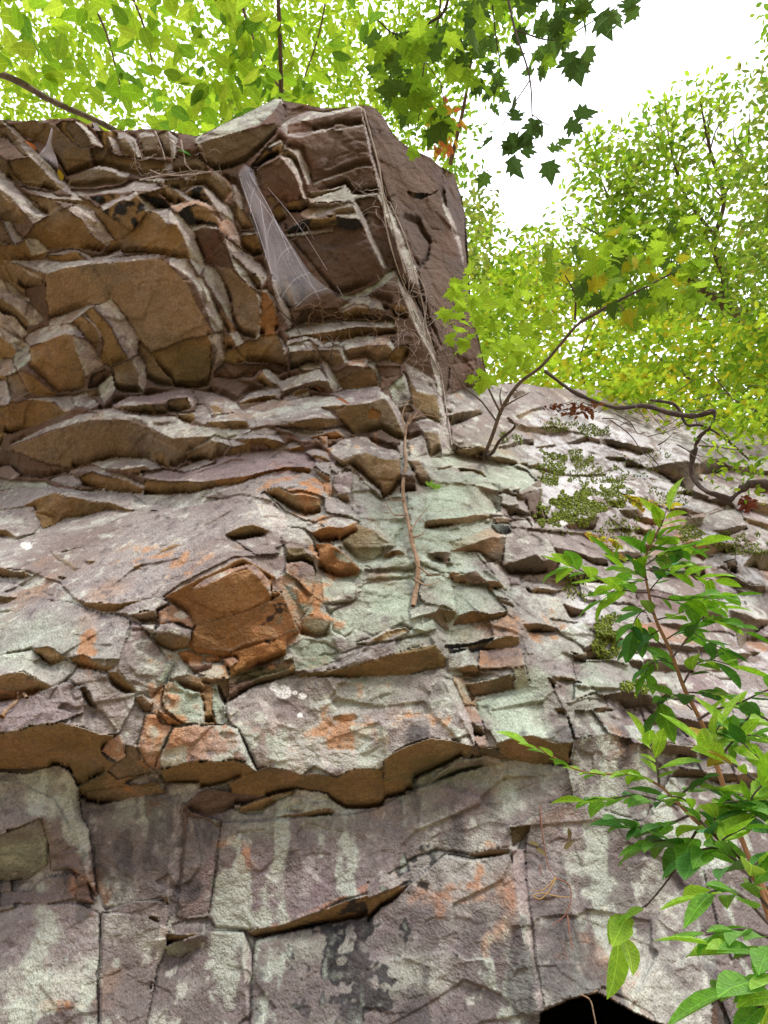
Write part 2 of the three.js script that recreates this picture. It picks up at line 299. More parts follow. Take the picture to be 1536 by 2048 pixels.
[450, 550, 3.072, 4, `
*S: 370 350, 450 300, 720 280, 1030 285, 1050 310, 1040 320, 800 320, 640 350, 400 380
U: 400 380, 640 350, 800 325, 1045 325, 1050 360, 860 380, 620 410, 400 400
*S: 380 400, 500 380, 560 390, 610 430, 570 440, 500 410, 390 440
*S: 390 430, 520 400, 545 430, 550 460, 400 470
U: 400 475, 540 460, 570 530, 460 570, 400 580
D: 520 400, 560 440, 590 530, 570 540, 540 450
*S: 550 440, 640 410, 720 410, 740 480, 760 530, 740 540, 700 460, 580 460
U: 570 470, 700 460, 740 540, 700 560, 660 560, 590 510
R: 700 420, 740 440, 755 520, 735 520
*S: 710 420, 800 380, 920 370, 1010 390, 1040 450, 1030 470, 960 430, 880 430, 740 460
U: 730 460, 880 430, 990 430, 1035 470, 1010 520, 940 540, 860 500, 760 500
*S cr: 760 520, 870 490, 880 530, 860 560, 760 550
U: 670 600, 760 560, 860 560, 870 580, 700 660
*F: 870 540, 920 530, 960 640, 950 690, 930 600
U: 690 650, 880 570, 920 580, 950 690, 720 700
*U: 1000 500, 1060 440, 1130 420, 1130 480, 1090 550, 1020 540
*U t-40 cd: 940 560, 1080 560, 1080 620, 980 640, 950 600
*S: 450 560, 510 535, 590 550, 600 580, 480 590
U: 450 580, 600 580, 590 600, 470 600
*R: 590 535, 630 540, 700 660, 720 700, 660 650, 610 590
*S: 180 650, 240 580, 270 580, 340 650, 420 620, 580 580, 640 650, 650 680, 540 650, 440 680, 350 715, 320 670, 260 660
U: 180 650, 230 590, 260 640, 310 690, 350 715, 250 690
R: 620 600, 720 700, 660 720, 640 660
*U: 500 670, 570 645, 640 655, 660 720, 560 710, 510 690
*S: 70 790, 150 720, 250 690, 340 690, 350 770, 320 750, 240 740, 130 770
U: 70 795, 150 760, 240 745, 310 740, 310 765, 200 780, 110 800
*S: 360 750, 440 700, 490 690, 530 740, 370 770
U: 420 730, 490 690, 510 720, 440 745
*S t30: 120 830, 260 770, 400 770, 560 740, 740 760, 750 800, 590 820, 640 840, 680 880, 600 880, 500 890, 400 915, 260 920, 200 930, 190 890, 150 850
U: 400 915, 500 890, 600 880, 690 890, 690 915, 560 945, 440 935
U: 590 815, 740 795, 745 820, 640 830
*S cp: 640 730, 780 700, 940 685, 990 750, 960 770, 860 790, 740 800, 740 760
U: 670 840, 750 800, 870 790, 960 760, 1000 780, 1060 860, 1100 960, 1100 1020, 1040 1000, 960 950, 880 970, 790 970, 720 900
R: 960 740, 1000 740, 1060 810, 1110 910, 1110 1000, 1090 960, 1050 860, 1000 780
*U cr: 870 850, 900 820, 960 850, 940 890, 880 890
*S: -30 870, 100 830, 160 850, 200 930, 150 940, 120 890, -30 900
U: -30 905, 130 890, 150 940, 80 930, -30 950
*S: 0 750, 60 780, 110 830, 0 850
*S: 0 1000, 100 980, 250 930, 320 960, 370 1030, 300 1010, 200 1000, 100 1000
U: 60 1010, 250 1000, 370 1040, 280 1070, 240 1040, 150 1040
*S: 300 930, 420 940, 560 950, 740 930, 790 980, 700 1000, 640 970, 540 1010, 470 1020, 400 960
U cr: 520 1000, 640 970, 690 960, 730 1000, 680 1010, 580 1010
*F cr: 580 995, 630 995, 630 1050, 600 1040
*S: 640 1060, 720 1010, 830 990, 870 990, 900 1030, 960 1060, 1060 1080, 1080 1130, 960 1130, 880 1110, 800 1100, 720 1130, 660 1100
U: 660 1100, 740 1140, 800 1100, 880 1090, 960 1130, 1075 1130, 1080 1200, 1075 1270, 1020 1350, 960 1380, 880 1300, 780 1200, 700 1170
*S: 280 1080, 420 1015, 460 1040, 490 1080, 400 1080
U cr: 340 1080, 470 1050, 490 1085, 400 1090
*S: 470 1090, 560 1060, 620 1080, 650 1130, 700 1190, 690 1220, 650 1200, 640 1150, 560 1110
U: 520 1100, 600 1110, 650 1140, 640 1155, 560 1130
*S: 540 1160, 640 1150, 650 1240, 590 1210
U: 550 1190, 640 1240, 650 1270, 600 1260
*S a-2 cp #purple: -60 1120, 130 1080, 300 1070, 480 1080, 560 1150, 540 1190, 480 1175, 360 1180, 230 1210, 100 1240, -60 1250
U cr: -60 1260, 120 1240, 250 1210, 400 1180, 520 1180, 520 1220, 340 1200, 180 1250, -60 1290
*F cr: 600 1280, 660 1270, 660 1360, 610 1340
*F cp: 670 1230, 780 1200, 780 1300, 760 1370, 680 1330, 660 1290
U: 690 1340, 760 1350, 760 1400, 700 1380
*S cg: 780 1170, 830 1250, 900 1330, 970 1400, 960 1536, 930 1536, 860 1440, 800 1420, 780 1310
*R: 690 1190, 770 1160, 850 1230, 960 1330, 970 1390, 880 1300, 790 1200, 740 1180, 700 1230
*S: -150 1360, 180 1250, 340 1200, 480 1215, 560 1240, 600 1290, 600 1370, 560 1350, 480 1330, 400 1330, 330 1300, 260 1320, 120 1390
U: 240 1330, 330 1300, 420 1350, 500 1350, 590 1380, 580 1470, 500 1475, 400 1430, 300 1370
*S: -30 1400, 240 1340, 330 1420, 390 1560, -30 1560
*S: 250 1340, 300 1370, 400 1440, 520 1500, 500 1510, 380 1450
*U cd: 1070 1220, 1170 1230, 1170 1330, 1080 1340
*U: 1120 1140, 1190 1140, 1270 1250, 1250 1300, 1200 1290, 1170 1240
*F: 1060 1050, 1110 1040, 1120 1110, 1080 1130
*F: 1120 1030, 1210 980, 1250 1040, 1250 1100, 1130 1130
*D cg: 1010 690, 1060 640, 1100 610, 1140 700, 1145 790, 1060 805, 1030 760
R: 1090 590, 1120 620, 1145 750, 1130 720, 1100 640
*U: 1070 830, 1130 800, 1160 840, 1090 850
*F: 1110 540, 1180 570, 1290 650, 1310 740, 1280 740, 1200 720, 1180 710, 1130 620
D: 1130 650, 1190 720, 1300 740, 1340 880, 1330 920, 1250 880, 1160 800
*S: 1180 900, 1260 880, 1330 940, 1370 1020, 1300 980, 1220 960
D: 1220 960, 1310 970, 1330 1080, 1260 1120, 1240 1030
R: 1300 900, 1340 930, 1390 1080, 1420 1100, 1330 1100
*R a24 t6: 1050 0, 1110 100, 1220 310, 1290 480, 1330 650, 1340 800, 1400 1080, 1360 1040, 1320 880, 1300 660, 1240 420, 1180 310, 1090 150
*D a60 cd: 1300 480, 1400 430, 1430 700, 1350 720, 1350 860, 1338 780, 1330 640
`],
[850, 700, 3.84, 25, `
*D a30 t-16 cd: 190 120, 380 80, 400 240, 290 300, 180 310
*S: 150 370, 250 310, 400 270, 560 300, 630 330, 560 420, 430 450, 300 470, 200 500, 150 440
U: 170 510, 250 480, 420 450, 440 490, 360 540, 200 580
*R a-10: 150 440, 220 410, 200 470, 150 470
*S: 640 330, 780 280, 880 310, 910 360, 870 380, 760 360, 660 390
U: 660 340, 760 310, 790 330, 690 380
*S: 670 470, 760 420, 840 400, 900 430, 830 450, 700 500
U: 690 500, 830 450, 900 430, 900 460, 820 480, 720 530
*S: 200 590, 440 490, 560 520, 680 570, 700 620, 640 690, 560 730, 440 740, 260 760, 200 720
U: 240 770, 440 740, 520 770, 450 800, 250 805
*U: 560 750, 720 700, 830 680, 830 740, 760 730, 620 760
*S cw: 700 580, 900 500, 1000 530, 1010 580, 900 600, 760 560
U: 860 595, 1000 580, 1010 605, 900 610
*S cw: 840 700, 1080 620, 1230 640, 1260 700, 1100 710, 960 730, 850 750
U: 840 750, 990 720, 1000 740, 880 770
*U: 1100 715, 1230 660, 1260 690, 1240 720, 1130 725
*S cw: 1280 600, 1450 560, 1536 600, 1536 680, 1350 690
*S cw: 1000 480, 1200 450, 1400 480, 1300 560, 1100 600, 1010 560
*S cw: 780 770, 1070 740, 1270 700, 1450 750, 1536 820, 1536 930, 1300 960, 1080 960, 900 900, 790 880
U: 1100 960, 1300 955, 1470 910, 1480 930, 1300 970, 1150 965
*U: 1380 825, 1536 830, 1536 860, 1420 845
*U: 780 885, 880 870, 900 900, 800 910
*S cw: 900 1000, 1100 970, 1310 970, 1536 940, 1536 1160, 1440 1180, 1380 1230, 1280 1280, 1060 1350, 960 1340, 900 1200, 890 1080
U: 1090 1350, 1200 1300, 1300 1280, 1370 1290, 1450 1360, 1330 1390, 1180 1380, 1110 1370
*U: 1390 1160, 1536 1150, 1536 1200, 1440 1210
*S cg: 30 830, 240 800, 430 860, 600 870, 780 920, 860 1010, 740 1090, 620 1030, 500 1020, 440 930, 300 910, 130 910
U: 90 915, 200 885, 220 890, 150 920
*S: 30 940, 220 920, 300 960, 420 960, 300 1010, 150 1020, 40 1030
*U cg: 500 1020, 570 1010, 560 1070
*F cg: 570 1015, 640 1060, 740 1090, 640 1090, 570 1090
U: 570 1090, 640 1070, 650 1090, 600 1110
*U cg: 460 1100, 540 1110, 590 1140, 570 1250, 530 1200
*S: 590 1100, 700 1130, 720 1190, 640 1200, 600 1180
U: 640 1200, 720 1180, 720 1250, 650 1280, 620 1220
*U: 680 1080, 730 1060, 710 1110
*D a50 t-20 cd: 740 1110, 840 1080, 890 1060, 880 1300, 850 1330, 800 1250, 770 1170
*U: 880 1060, 905 1065, 890 1190, 930 1300, 880 1300
*S a8 cg: 0 1080, 200 1030, 330 1040, 420 1140, 520 1200, 560 1250, 500 1260, 420 1260, 240 1290, 130 1300, 0 1310
U: 0 1310, 130 1300, 260 1290, 400 1260, 500 1260, 510 1285, 420 1310, 200 1350, 0 1370
R: 330 1040, 420 1060, 520 1170, 560 1240, 480 1190, 400 1130
*S: 180 1390, 400 1330, 530 1310, 520 1350, 330 1390, 200 1410
*S a8 cr: 190 1480, 400 1400, 520 1350, 600 1430, 620 1440, 480 1440, 360 1490, 220 1540
U: 180 1550, 360 1490, 480 1440, 600 1440, 660 1500, 600 1560, 620 1610, 480 1640, 430 1560, 300 1550
*D a60 cb: 510 1340, 580 1330, 650 1350, 670 1440, 620 1420, 560 1400
*S a12: 620 1430, 680 1370, 760 1370, 880 1380, 960 1480, 1000 1540, 1020 1590, 930 1620, 870 1570, 720 1620, 600 1650
U: 600 1665, 740 1610, 860 1570, 920 1620, 1000 1590, 1030 1600, 1020 1700, 800 1728, 640 1728
*S: 640 1310, 790 1290, 830 1350, 760 1370, 660 1360
`],
[600, 950, 2.56, 8, `
*D: 210 290, 290 250, 370 280, 430 340, 420 400, 380 430, 300 440, 220 360
S: 300 245, 400 290, 540 390, 480 400, 430 390, 430 340, 370 280
U: 430 400, 500 385, 540 400, 470 420, 420 420
*S cp: 40 230, 180 195, 260 190, 300 230, 290 290, 200 340, 120 260
U cr: 0 260, 60 290, 150 260, 220 270, 290 240, 290 290, 220 330, 100 345, 60 300
*S: 120 110, 200 120, 300 210, 310 240, 240 210, 130 190
*U cr: 80 350, 160 350, 200 380, 250 420, 310 480, 300 510, 210 525, 130 500, 85 470
D: 170 390, 220 400, 270 450, 200 440
*S cg: 330 460, 430 420, 560 430, 590 470, 480 480, 400 490
U cg: 330 480, 480 475, 590 475, 580 490, 400 500
*S cg: 310 540, 370 500, 500 490, 590 500, 590 520, 420 530
*S cg: 110 520, 260 530, 280 560, 280 640, 190 640, 120 650
U cg: 130 655, 200 635, 275 640, 270 655, 180 660
*S cg: 150 700, 290 640, 320 560, 420 540, 560 530, 640 560, 720 590, 750 650, 640 660, 560 690, 570 750, 430 800, 380 830, 280 790, 240 830, 170 800
*S cg: 640 520, 720 510, 780 570, 800 640, 800 700, 740 670, 640 660, 600 600
U: 720 680, 800 700, 790 740, 740 760, 720 710
*S: 560 690, 640 670, 720 670, 700 700, 630 720, 570 740
U: 570 740, 630 720, 700 700, 720 670, 760 790, 740 800, 690 740, 620 720
*S: 780 570, 880 560, 960 560, 1000 620, 1060 690, 1060 700, 960 710, 880 690, 810 720
U: 810 720, 890 695, 980 715, 1065 700, 1050 730, 980 745, 880 760, 780 770
*S: 770 410, 900 400, 960 470, 1020 530, 1020 550, 930 530, 900 490, 820 500
*S: 600 430, 700 440, 770 450, 800 490, 730 500, 640 460
U: 650 400, 720 390, 770 395, 760 460, 700 430
*U: 770 490, 820 500, 800 540, 760 530
*U: 840 510, 900 490, 960 550, 880 550
*S: 980 590, 1040 580, 1070 620, 1080 640, 1000 620
*R: 970 450, 1030 450, 1080 560, 1070 610, 1020 540
U: 960 560, 990 580, 980 600
*S a24: 1080 560, 1140 560, 1170 600, 1320 620, 1400 750, 1300 780, 1130 740, 1080 640
*S a24: 1100 570, 1150 545, 1260 560, 1330 580, 1200 590
U: 1170 590, 1210 575, 1340 585, 1300 600, 1200 605
*S cg: 290 860, 480 800, 560 800, 680 740, 700 790, 560 830, 350 870
U: 370 850, 450 800, 540 780, 560 800, 480 820, 400 860
*F t14: -60 1000, 100 960, 350 870, 560 830, 700 790, 740 850, 750 920, 690 870, 600 880, 430 930, 250 980, 60 1010, -60 1030
U: 0 1020, 250 985, 430 930, 600 885, 690 865, 720 900, 750 940, 745 990, 640 1000, 480 1040, 280 1050, 0 1050
R: 680 740, 750 800, 760 850, 740 850, 700 790
*F cr: 770 800, 860 770, 970 750, 990 820, 980 830, 860 860, 760 860
U cb: 740 870, 860 860, 990 830, 990 850, 860 880, 740 890
*S cr: 980 770, 1060 720, 1110 750, 1120 830, 1060 820, 990 830
U: 990 840, 1060 820, 1125 830, 1120 870, 1030 890, 930 890
*U t-40 cb: 750 890, 930 885, 1000 890, 900 905, 770 920
*F: 760 920, 860 890, 910 960, 910 980, 840 980, 760 1000
U: 800 990, 880 970, 915 985, 910 1010, 830 1010
*F cr: 910 960, 920 900, 1050 890, 1130 890, 1155 980, 1090 990, 1060 990, 920 990
D: 1090 990, 1155 985, 1180 1080, 1110 1090, 1100 1030
*S: 920 1000, 1070 990, 1080 1010, 940 1020
*S: 830 1050, 940 1020, 1080 1010, 1090 1040, 900 1060
U: 850 1080, 950 1060, 1080 1020, 1105 1100, 1000 1120, 880 1140, 860 1110
*U: 860 1120, 900 1150, 880 1160
*S t18 cg: 1130 820, 1160 900, 1180 980, 1220 960, 1280 1060, 1340 1180, 1370 1240, 1400 1370, 1280 1370, 1180 1340, 1100 1350, 1020 1370, 960 1310, 920 1230, 900 1160, 1000 1120, 1180 1080
U: 1000 1380, 1100 1345, 1180 1335, 1300 1370, 1400 1370, 1390 1420, 1360 1500, 1200 1480, 1100 1460, 1030 1420
*U: 1300 1200, 1350 1200, 1360 1230, 1320 1220
*F a18: 940 1300, 970 1310, 1000 1370, 1020 1410, 960 1400
*S a26: 1140 800, 1230 810, 1400 910, 1400 1000, 1420 1050, 1300 1050, 1240 970, 1170 890
U: 1290 1030, 1400 1040, 1410 1055, 1310 1055
*S a26: 1270 730, 1460 760, 1536 840, 1460 890, 1380 850
U: 1460 890, 1536 870, 1536 900, 1460 930
*U: 1390 920, 1470 910, 1460 940, 1400 935
`],
[850, 1150, 3.84, 24, `
*S: 1000 820, 1180 820, 1300 870, 1320 910, 1180 950, 1090 970
*S cg: 1180 760, 1240 650, 1400 650, 1560 640, 1560 900, 1440 890, 1330 920, 1290 860, 1200 800
U: 1350 920, 1440 895, 1560 895, 1560 980, 1420 960
*S: 1090 990, 1270 940, 1440 950, 1500 1030, 1400 1010, 1290 1030, 1130 1040
U: 1280 1030, 1360 1010, 1440 1025, 1480 1045, 1390 1060, 1310 1060
*S: 1090 1050, 1290 1040, 1350 1130, 1410 1210, 1330 1190, 1250 1220, 1150 1250
U: 1160 1260, 1270 1225, 1390 1215, 1350 1235, 1200 1250
*S: 1310 1060, 1480 1050, 1530 1150, 1536 1240, 1420 1210, 1360 1130
*S cp: 1130 1270, 1410 1220, 1600 1250, 1700 1500, 1300 1430, 1120 1400
`],
[400, 1300, 3.072, 2, `
*F t12 a4: 160 340, 350 200, 480 180, 680 165, 900 170, 1300 150, 1440 150, 1500 160, 1600 300, 1680 560, 1660 520, 1536 555, 1420 540, 1270 580, 1140 660, 1125 725, 960 725, 840 775, 770 745, 700 715, 630 770, 540 740, 430 712, 350 722, 290 590, 230 480, 170 430
U: 350 740, 430 715, 540 740, 630 770, 720 760, 840 780, 960 725, 1125 730, 1140 880, 1130 960, 1060 970, 900 970, 830 930, 760 880, 600 850, 420 900, 300 920, 200 900, 180 820, 260 770
R a24: 350 290, 400 300, 470 420, 560 560, 640 640, 640 760, 560 680, 470 560, 400 420
R a24: 700 570, 750 580, 790 680, 840 770, 800 750, 750 680
L a-12: 770 440, 850 450, 850 560, 800 650, 770 560
R a20: 900 530, 960 620, 1120 720, 960 725, 930 650
D: 820 410, 960 385, 970 420, 880 450, 820 430
*R a60 t-6: 1480 170, 1560 190, 1680 480, 1690 600, 1640 480, 1560 330
*U: 1130 740, 1140 660, 1270 590, 1420 545, 1536 556, 1680 590, 1640 640, 1536 690, 1420 740, 1310 790, 1310 880, 1140 910
*F cg: 520 980, 700 900, 780 880, 820 930, 820 980, 780 970, 640 1000
U: 480 1020, 640 1000, 790 970, 825 990, 800 1030, 690 1050, 520 1040
*D: 250 960, 420 900, 560 860, 580 870, 480 920, 400 970, 380 1000, 250 1000
*U t-30 cd: 130 860, 250 880, 400 900, 250 960, 130 1000, 0 1030, -110 960, 0 870, 80 850
*F: 210 950, 250 945, 250 970, 215 975
*F cr #rusty: 0 470, 160 460, 210 480, 260 620, 290 690, 200 670, 90 690, 0 680
R: 190 470, 230 480, 270 580, 350 750, 300 730, 260 650, 220 540
U: 0 690, 90 690, 200 675, 290 700, 340 745, 260 770, 150 810, 60 840, 0 840
*F cg: 60 230, 110 240, 140 330, 170 450, 100 460, 80 360
*D: 0 200, 70 220, 80 380, 100 460, 0 460
*U t-36 cd: 170 160, 330 110, 560 90, 660 130, 480 180, 340 220, 160 330, 175 230
*F cg: 10 110, 80 80, 160 85, 175 130, 170 170, 60 160
U: 0 165, 60 165, 170 175, 150 200, 60 215, 0 200
`],
[850, 1150, 3.84, 6, `
*F t10 cg: -150 1660, 30 1640, 250 1540, 500 1500, 640 1440, 800 1480, 1060 1490, 1150 1560, 1220 1700, 1220 2000, -150 2000
*U cg: 0 1600, 220 1440, 450 1390, 480 1400, 640 1460, 500 1510, 300 1540, 60 1630
F: 440 1385, 560 1410, 640 1450, 560 1450, 440 1412
*U: 770 1620, 880 1690, 870 1720, 790 1700
*U: 640 1740, 770 1760, 760 1780, 690 1770
`],
[0, 1448, 1.92, -14, `
*U: -300 60, 0 50, 100 30, 250 0, 340 30, 440 40, 400 90, 350 180, 300 240, 240 160, 150 180, -300 190
*F: -100 190, 0 180, 100 190, 220 155, 270 180, 300 240, 290 330, 340 400, 370 660, 330 600, 280 560, 200 560, 190 460, 160 360, 60 400, -100 430
R a30: 240 170, 300 240, 310 360, 350 470, 370 660, 330 590, 310 480, 290 360
*U cg: -200 450, 0 430, 70 400, 160 360, 190 460, 180 540, 110 590, -200 650
*F: 0 650, 120 640, 170 590, 280 570, 300 600, 290 670, 180 690, 60 690, 0 700
*F a30 cr: 300 580, 330 590, 360 690, 290 680
*F t10: -300 740, 0 720, 130 690, 310 690, 380 730, 390 860, 370 960, 380 1152, 400 1420, -300 1420
*F a-6: 390 730, 460 720, 620 740, 640 790, 620 900, 580 1000, 560 1420, 400 1420, 380 1152
R: 620 750, 650 790, 620 960, 580 1180, 560 1420, 555 1152, 590 960
*F: 400 720, 520 680, 640 680, 650 740, 640 780, 560 740, 470 730
*U: 620 660, 660 660, 650 690, 630 680
*U: 570 740, 600 740, 610 760, 590 755
*U: 300 240, 400 190, 480 100, 600 200, 640 260, 500 280, 380 310, 310 280
*U: 330 260, 480 240, 610 230, 640 262, 500 285, 400 310, 330 300
F: 480 225, 540 195, 610 185, 600 225, 500 235
R: 605 185, 640 230, 630 260, 600 225
*F t8: 330 340, 450 330, 690 270, 700 300, 665 440, 660 600, 640 660, 520 680, 400 710, 370 620, 350 460
R: 680 270, 710 400, 690 600, 650 690, 640 650, 660 440
*D cd t-12: 700 300, 740 340, 850 370, 830 500, 700 560, 705 420
*F: 720 360, 790 360, 845 400, 830 520, 810 640, 800 740, 720 750, 680 740, 700 600
D cp: 690 740, 740 600, 820 480, 830 530, 800 730
*F: 660 770, 720 750, 800 740, 790 800, 700 810, 660 790
U: 640 810, 700 812, 790 800, 770 870, 640 890
*F t6 #mid: 850 380, 1080 360, 1280 350, 1470 330, 1560 340, 1560 540, 1460 580, 1330 660, 1200 730, 1060 780, 950 790, 830 780, 800 740, 820 640
F t20 cr: 940 790, 1060 770, 1200 710, 1330 650, 1460 590, 1536 560, 1536 590, 1460 640, 1330 670, 1200 730, 1060 785
U: 950 795, 1060 780, 1210 725, 1330 680, 1450 650, 1470 610, 1536 590, 1536 650, 1400 740, 1250 770, 1100 800, 980 820
*F: 600 950, 640 850, 780 800, 940 795, 970 870, 980 1040, 985 1100, 920 1150, 940 1420, 560 1420, 560 1150
R: 930 790, 970 870, 990 1090, 950 1140, 940 1000
U cg: 630 860, 780 805, 770 850, 690 900, 640 880
*F t12 #base: 980 830, 1100 800, 1250 770, 1400 740, 1536 660, 1560 1420, 990 1420, 960 1200
`],
[736, 1448, 1.92, 4, `
*F a-14 t6 #mid: 60 310, 200 240, 370 180, 560 140, 620 150, 760 160, 790 290, 650 340, 600 380, 540 400, 545 470, 390 500, 260 480, 150 520, 0 640, 0 350
U: 380 505, 470 485, 545 475, 540 500, 450 515
*U: 545 400, 640 390, 600 440, 555 470
*F: 0 640, 60 580, 160 570, 160 600, 80 640, 0 670
U: 0 680, 90 640, 165 610, 150 650, 60 700, 0 760
*F a-14 t12 #base: 0 770, 180 600, 300 500, 400 520, 540 500, 570 600, 610 800, 640 900, 670 1090, 640 1420, 0 1420
*R a30: 550 480, 600 480, 610 620, 640 900, 680 1090, 660 1110, 600 860, 560 620
*F a22 t12: 600 480, 640 350, 800 290, 900 330, 1050 380, 1200 420, 1290 560, 1350 800, 1340 1000, 1320 1420, 1150 1420, 1100 1120, 1000 1060, 900 1010, 880 1030, 760 1060, 680 1090, 640 880
*U t-50 ch: 660 1110, 760 1060, 880 1030, 940 1060, 1020 1110, 1140 1160, 1160 1250, 650 1250
*F a10 cd: 640 1230, 1170 1230, 1180 1430, 640 1430
*D a40 t-20 cd: 1320 1060, 1350 1050, 1390 1152, 1390 1420, 1315 1420
*F a22: 790 60, 900 30, 1000 60, 1190 160, 1050 380, 900 330, 800 290, 780 150
*F a26: 1390 900, 1800 800, 1800 1430, 1390 1430
*F a26: 1290 560, 1480 500, 1800 480, 1800 800, 1400 900, 1350 800
`],
[1100, 900, 3.523, 27, `
*S cw: 500 130, 680 130, 810 210, 620 230, 350 160
*S cw: 540 60, 800 0, 960 -40, 1000 60, 800 100, 680 130
U: 680 130, 800 100, 960 70, 1050 100, 1050 170, 1000 290, 960 320, 800 180
*S: 1040 60, 1130 20, 1230 30, 1240 60, 1130 70, 1050 100
U: 1050 100, 1130 60, 1230 50, 1250 130, 1190 160, 1050 180
*S cw: 430 220, 700 200, 900 240, 960 280, 900 300, 800 320, 560 280
U: 790 325, 900 290, 960 290, 960 330, 850 330
*S: 460 380, 540 370, 640 400, 620 420, 530 440
U: 400 400, 500 420, 640 410, 660 460, 560 480, 440 440
*S: 360 440, 470 410, 570 500, 560 540, 380 560, 300 580
*S cp: 320 590, 500 550, 590 570, 610 650, 480 680, 360 650
U: 390 740, 500 720, 640 720, 640 760, 520 790, 430 800
*S cw: 940 600, 1050 560, 1200 590, 1240 650, 1150 630, 1000 640
U: 870 680, 1000 640, 1160 630, 1240 660, 1250 720, 1120 740, 1080 790, 1000 720, 920 690
*S: 900 760, 1000 740, 1080 800, 960 810
U: 930 810, 1080 800, 1090 880, 1030 920, 960 850
*S: 1080 790, 1200 720, 1310 760, 1220 790, 1130 850
U: 1240 790, 1330 770, 1310 870, 1260 860
*S: 1120 870, 1210 820, 1270 860, 1180 890
U: 1180 890, 1270 860, 1310 900, 1260 920
*S cw: 1310 680, 1450 690, 1430 780, 1340 830, 1310 770
U: 1450 720, 1600 690, 1600 850, 1430 830, 1360 820
*S cp: 1060 920, 1250 930, 1330 1000, 1200 1060, 1100 1010
U: 1310 980, 1400 1000, 1370 1030
*S: 1370 1060, 1480 1090, 1536 1170, 1440 1190
U: 1260 1130, 1370 1150, 1440 1190, 1600 1190, 1500 1250, 1400 1330, 1340 1400, 1310 1300
*S cr: 990 450, 1060 440, 1110 460, 1000 480
U: 960 470, 990 480, 1100 470, 1110 500, 1040 550, 960 550
*S: 1100 440, 1250 390, 1340 430, 1380 500, 1300 540, 1150 560, 1060 550
U: 1150 570, 1300 545, 1380 530, 1390 560, 1230 615
*U: 1110 450, 1250 400, 1230 420, 1120 460
*S: 780 340, 900 310, 1000 330, 980 370
*S: 1200 1380, 1310 1320, 1340 1440, 1220 1420
U: 1190 1430, 1330 1440, 1340 1470, 1240 1490
*S cg: 60 1280, 220 1200, 370 1340, 240 1390
U: 240 1390, 370 1340, 360 1380, 250 1420
*S cw: 230 1110, 350 1060, 430 1230, 360 1290, 260 1190
*S cw: 480 1260, 580 1300, 550 1370, 480 1300
*S: 530 1400, 640 1440, 660 1480, 560 1490
U: 550 1490, 640 1470, 660 1540, 600 1560
*U: 370 1720, 500 1700, 640 1710, 690 1740, 500 1761
*U: 1090 1550, 1240 1560, 1180 1540
*S: 1310 1500, 1600 1380, 1640 1700, 1400 1760, 1250 1700
*S cp: 960 1560, 1180 1590, 1300 1760, 1100 1900, 900 1760
`],
[1150, 1300, 3.979, 26, `
*S: 0 260, 100 270, 170 330, 0 400
*S cg: 20 200, 100 90, 300 90, 500 150, 650 310, 700 400, 560 340, 430 330, 200 360
U: 220 360, 430 330, 560 340, 700 410, 740 470, 620 510, 560 450, 400 470, 340 400
*S: 100 390, 260 380, 420 470, 340 480, 230 460, 100 470
U: 140 480, 240 455, 330 480, 200 500
*S: 0 480, 140 490, 260 660, 140 660, 0 690
*S: 180 500, 340 480, 440 680, 350 690, 260 650
*S: 370 490, 520 470, 600 640, 440 680
U: 380 700, 450 710, 420 725
*U: 560 550, 700 490, 780 540, 640 600
*S: 560 640, 760 520, 900 700, 750 680
`],
[0, 920, 3.84, -16, `
*S: -100 260, 0 240, 150 210, 400 205, 640 230, 880 250, 1000 250, 1130 350, 1200 330, 1310 390, 1170 395, 1060 400, 900 350, 640 300, 540 280, 430 250, 300 290, 180 350, -100 400
U: 180 350, 300 290, 420 250, 540 285, 640 290, 700 320, 850 330, 1030 390, 930 400, 820 385, 640 430, 500 450, 420 490, 330 510, 300 460, 250 380
*S: -100 410, 100 420, 200 350, 260 350, 280 390, 320 490, 260 560, 130 600, -100 540
U: -100 540, 60 540, 130 600, 60 590, -100 570
*U: 260 390, 420 440, 420 500, 330 530, 310 490
*S: -100 580, 150 620, 180 680, -100 690
`],
[0, 0, 1, -10, `
*S t30: -60 1098, 40 1080, 110 1050, 165 1035, 215 1020, 300 1025, 400 1010, 480 990, 540 1000, 575 1050, 580 1085, 520 1110, 470 1125, 400 1175, 340 1195, 290 1205, 240 1207, 170 1205, 145 1195, 120 1165, 50 1140, -60 1130
U: 145 1195, 170 1206, 240 1207, 320 1197, 290 1215, 240 1225, 205 1222, 170 1212
`],
[0, 920, 3.84, -14, `
*U: -100 820, 0 820, 120 860, 190 850, 240 890, 180 910, 60 900, -100 880
*U: 440 880, 510 895, 480 915
*D: 370 680, 450 740, 600 830, 570 850, 440 760
*U: 650 770, 740 770, 680 795
*D: 1180 740, 1300 660, 1410 640, 1300 690
*S t26: -100 930, 130 960, 400 1090, 560 1100, 680 1150, 780 1170, 900 1190, 1000 1230, 960 1400, 930 1536, 500 1530, 400 1450, 240 1450, -100 1510
U: -100 1040, 130 1060, 60 1100, -100 1110
*S: 870 1170, 1000 1110, 1100 1080, 1230 1060, 1300 1100, 1200 1150, 1060 1170, 1000 1200
D: 1010 1180, 1200 1150, 1220 1230, 1100 1240
*F cr: 1210 1170, 1310 1100, 1400 1160, 1460 1200, 1490 1270, 1470 1300, 1370 1240, 1230 1270
*F a6: 1170 1330, 1230 1270, 1330 1245, 1470 1310, 1460 1370, 1300 1330
D: 1180 1340, 1300 1320, 1460 1370, 1440 1440, 1330 1460, 1220 1420
*F: 1080 1260, 1200 1260, 1180 1330, 1110 1310
*F a20 cp: 1020 1240, 1080 1270, 1200 1400, 1280 1536, 930 1536, 970 1400
`],
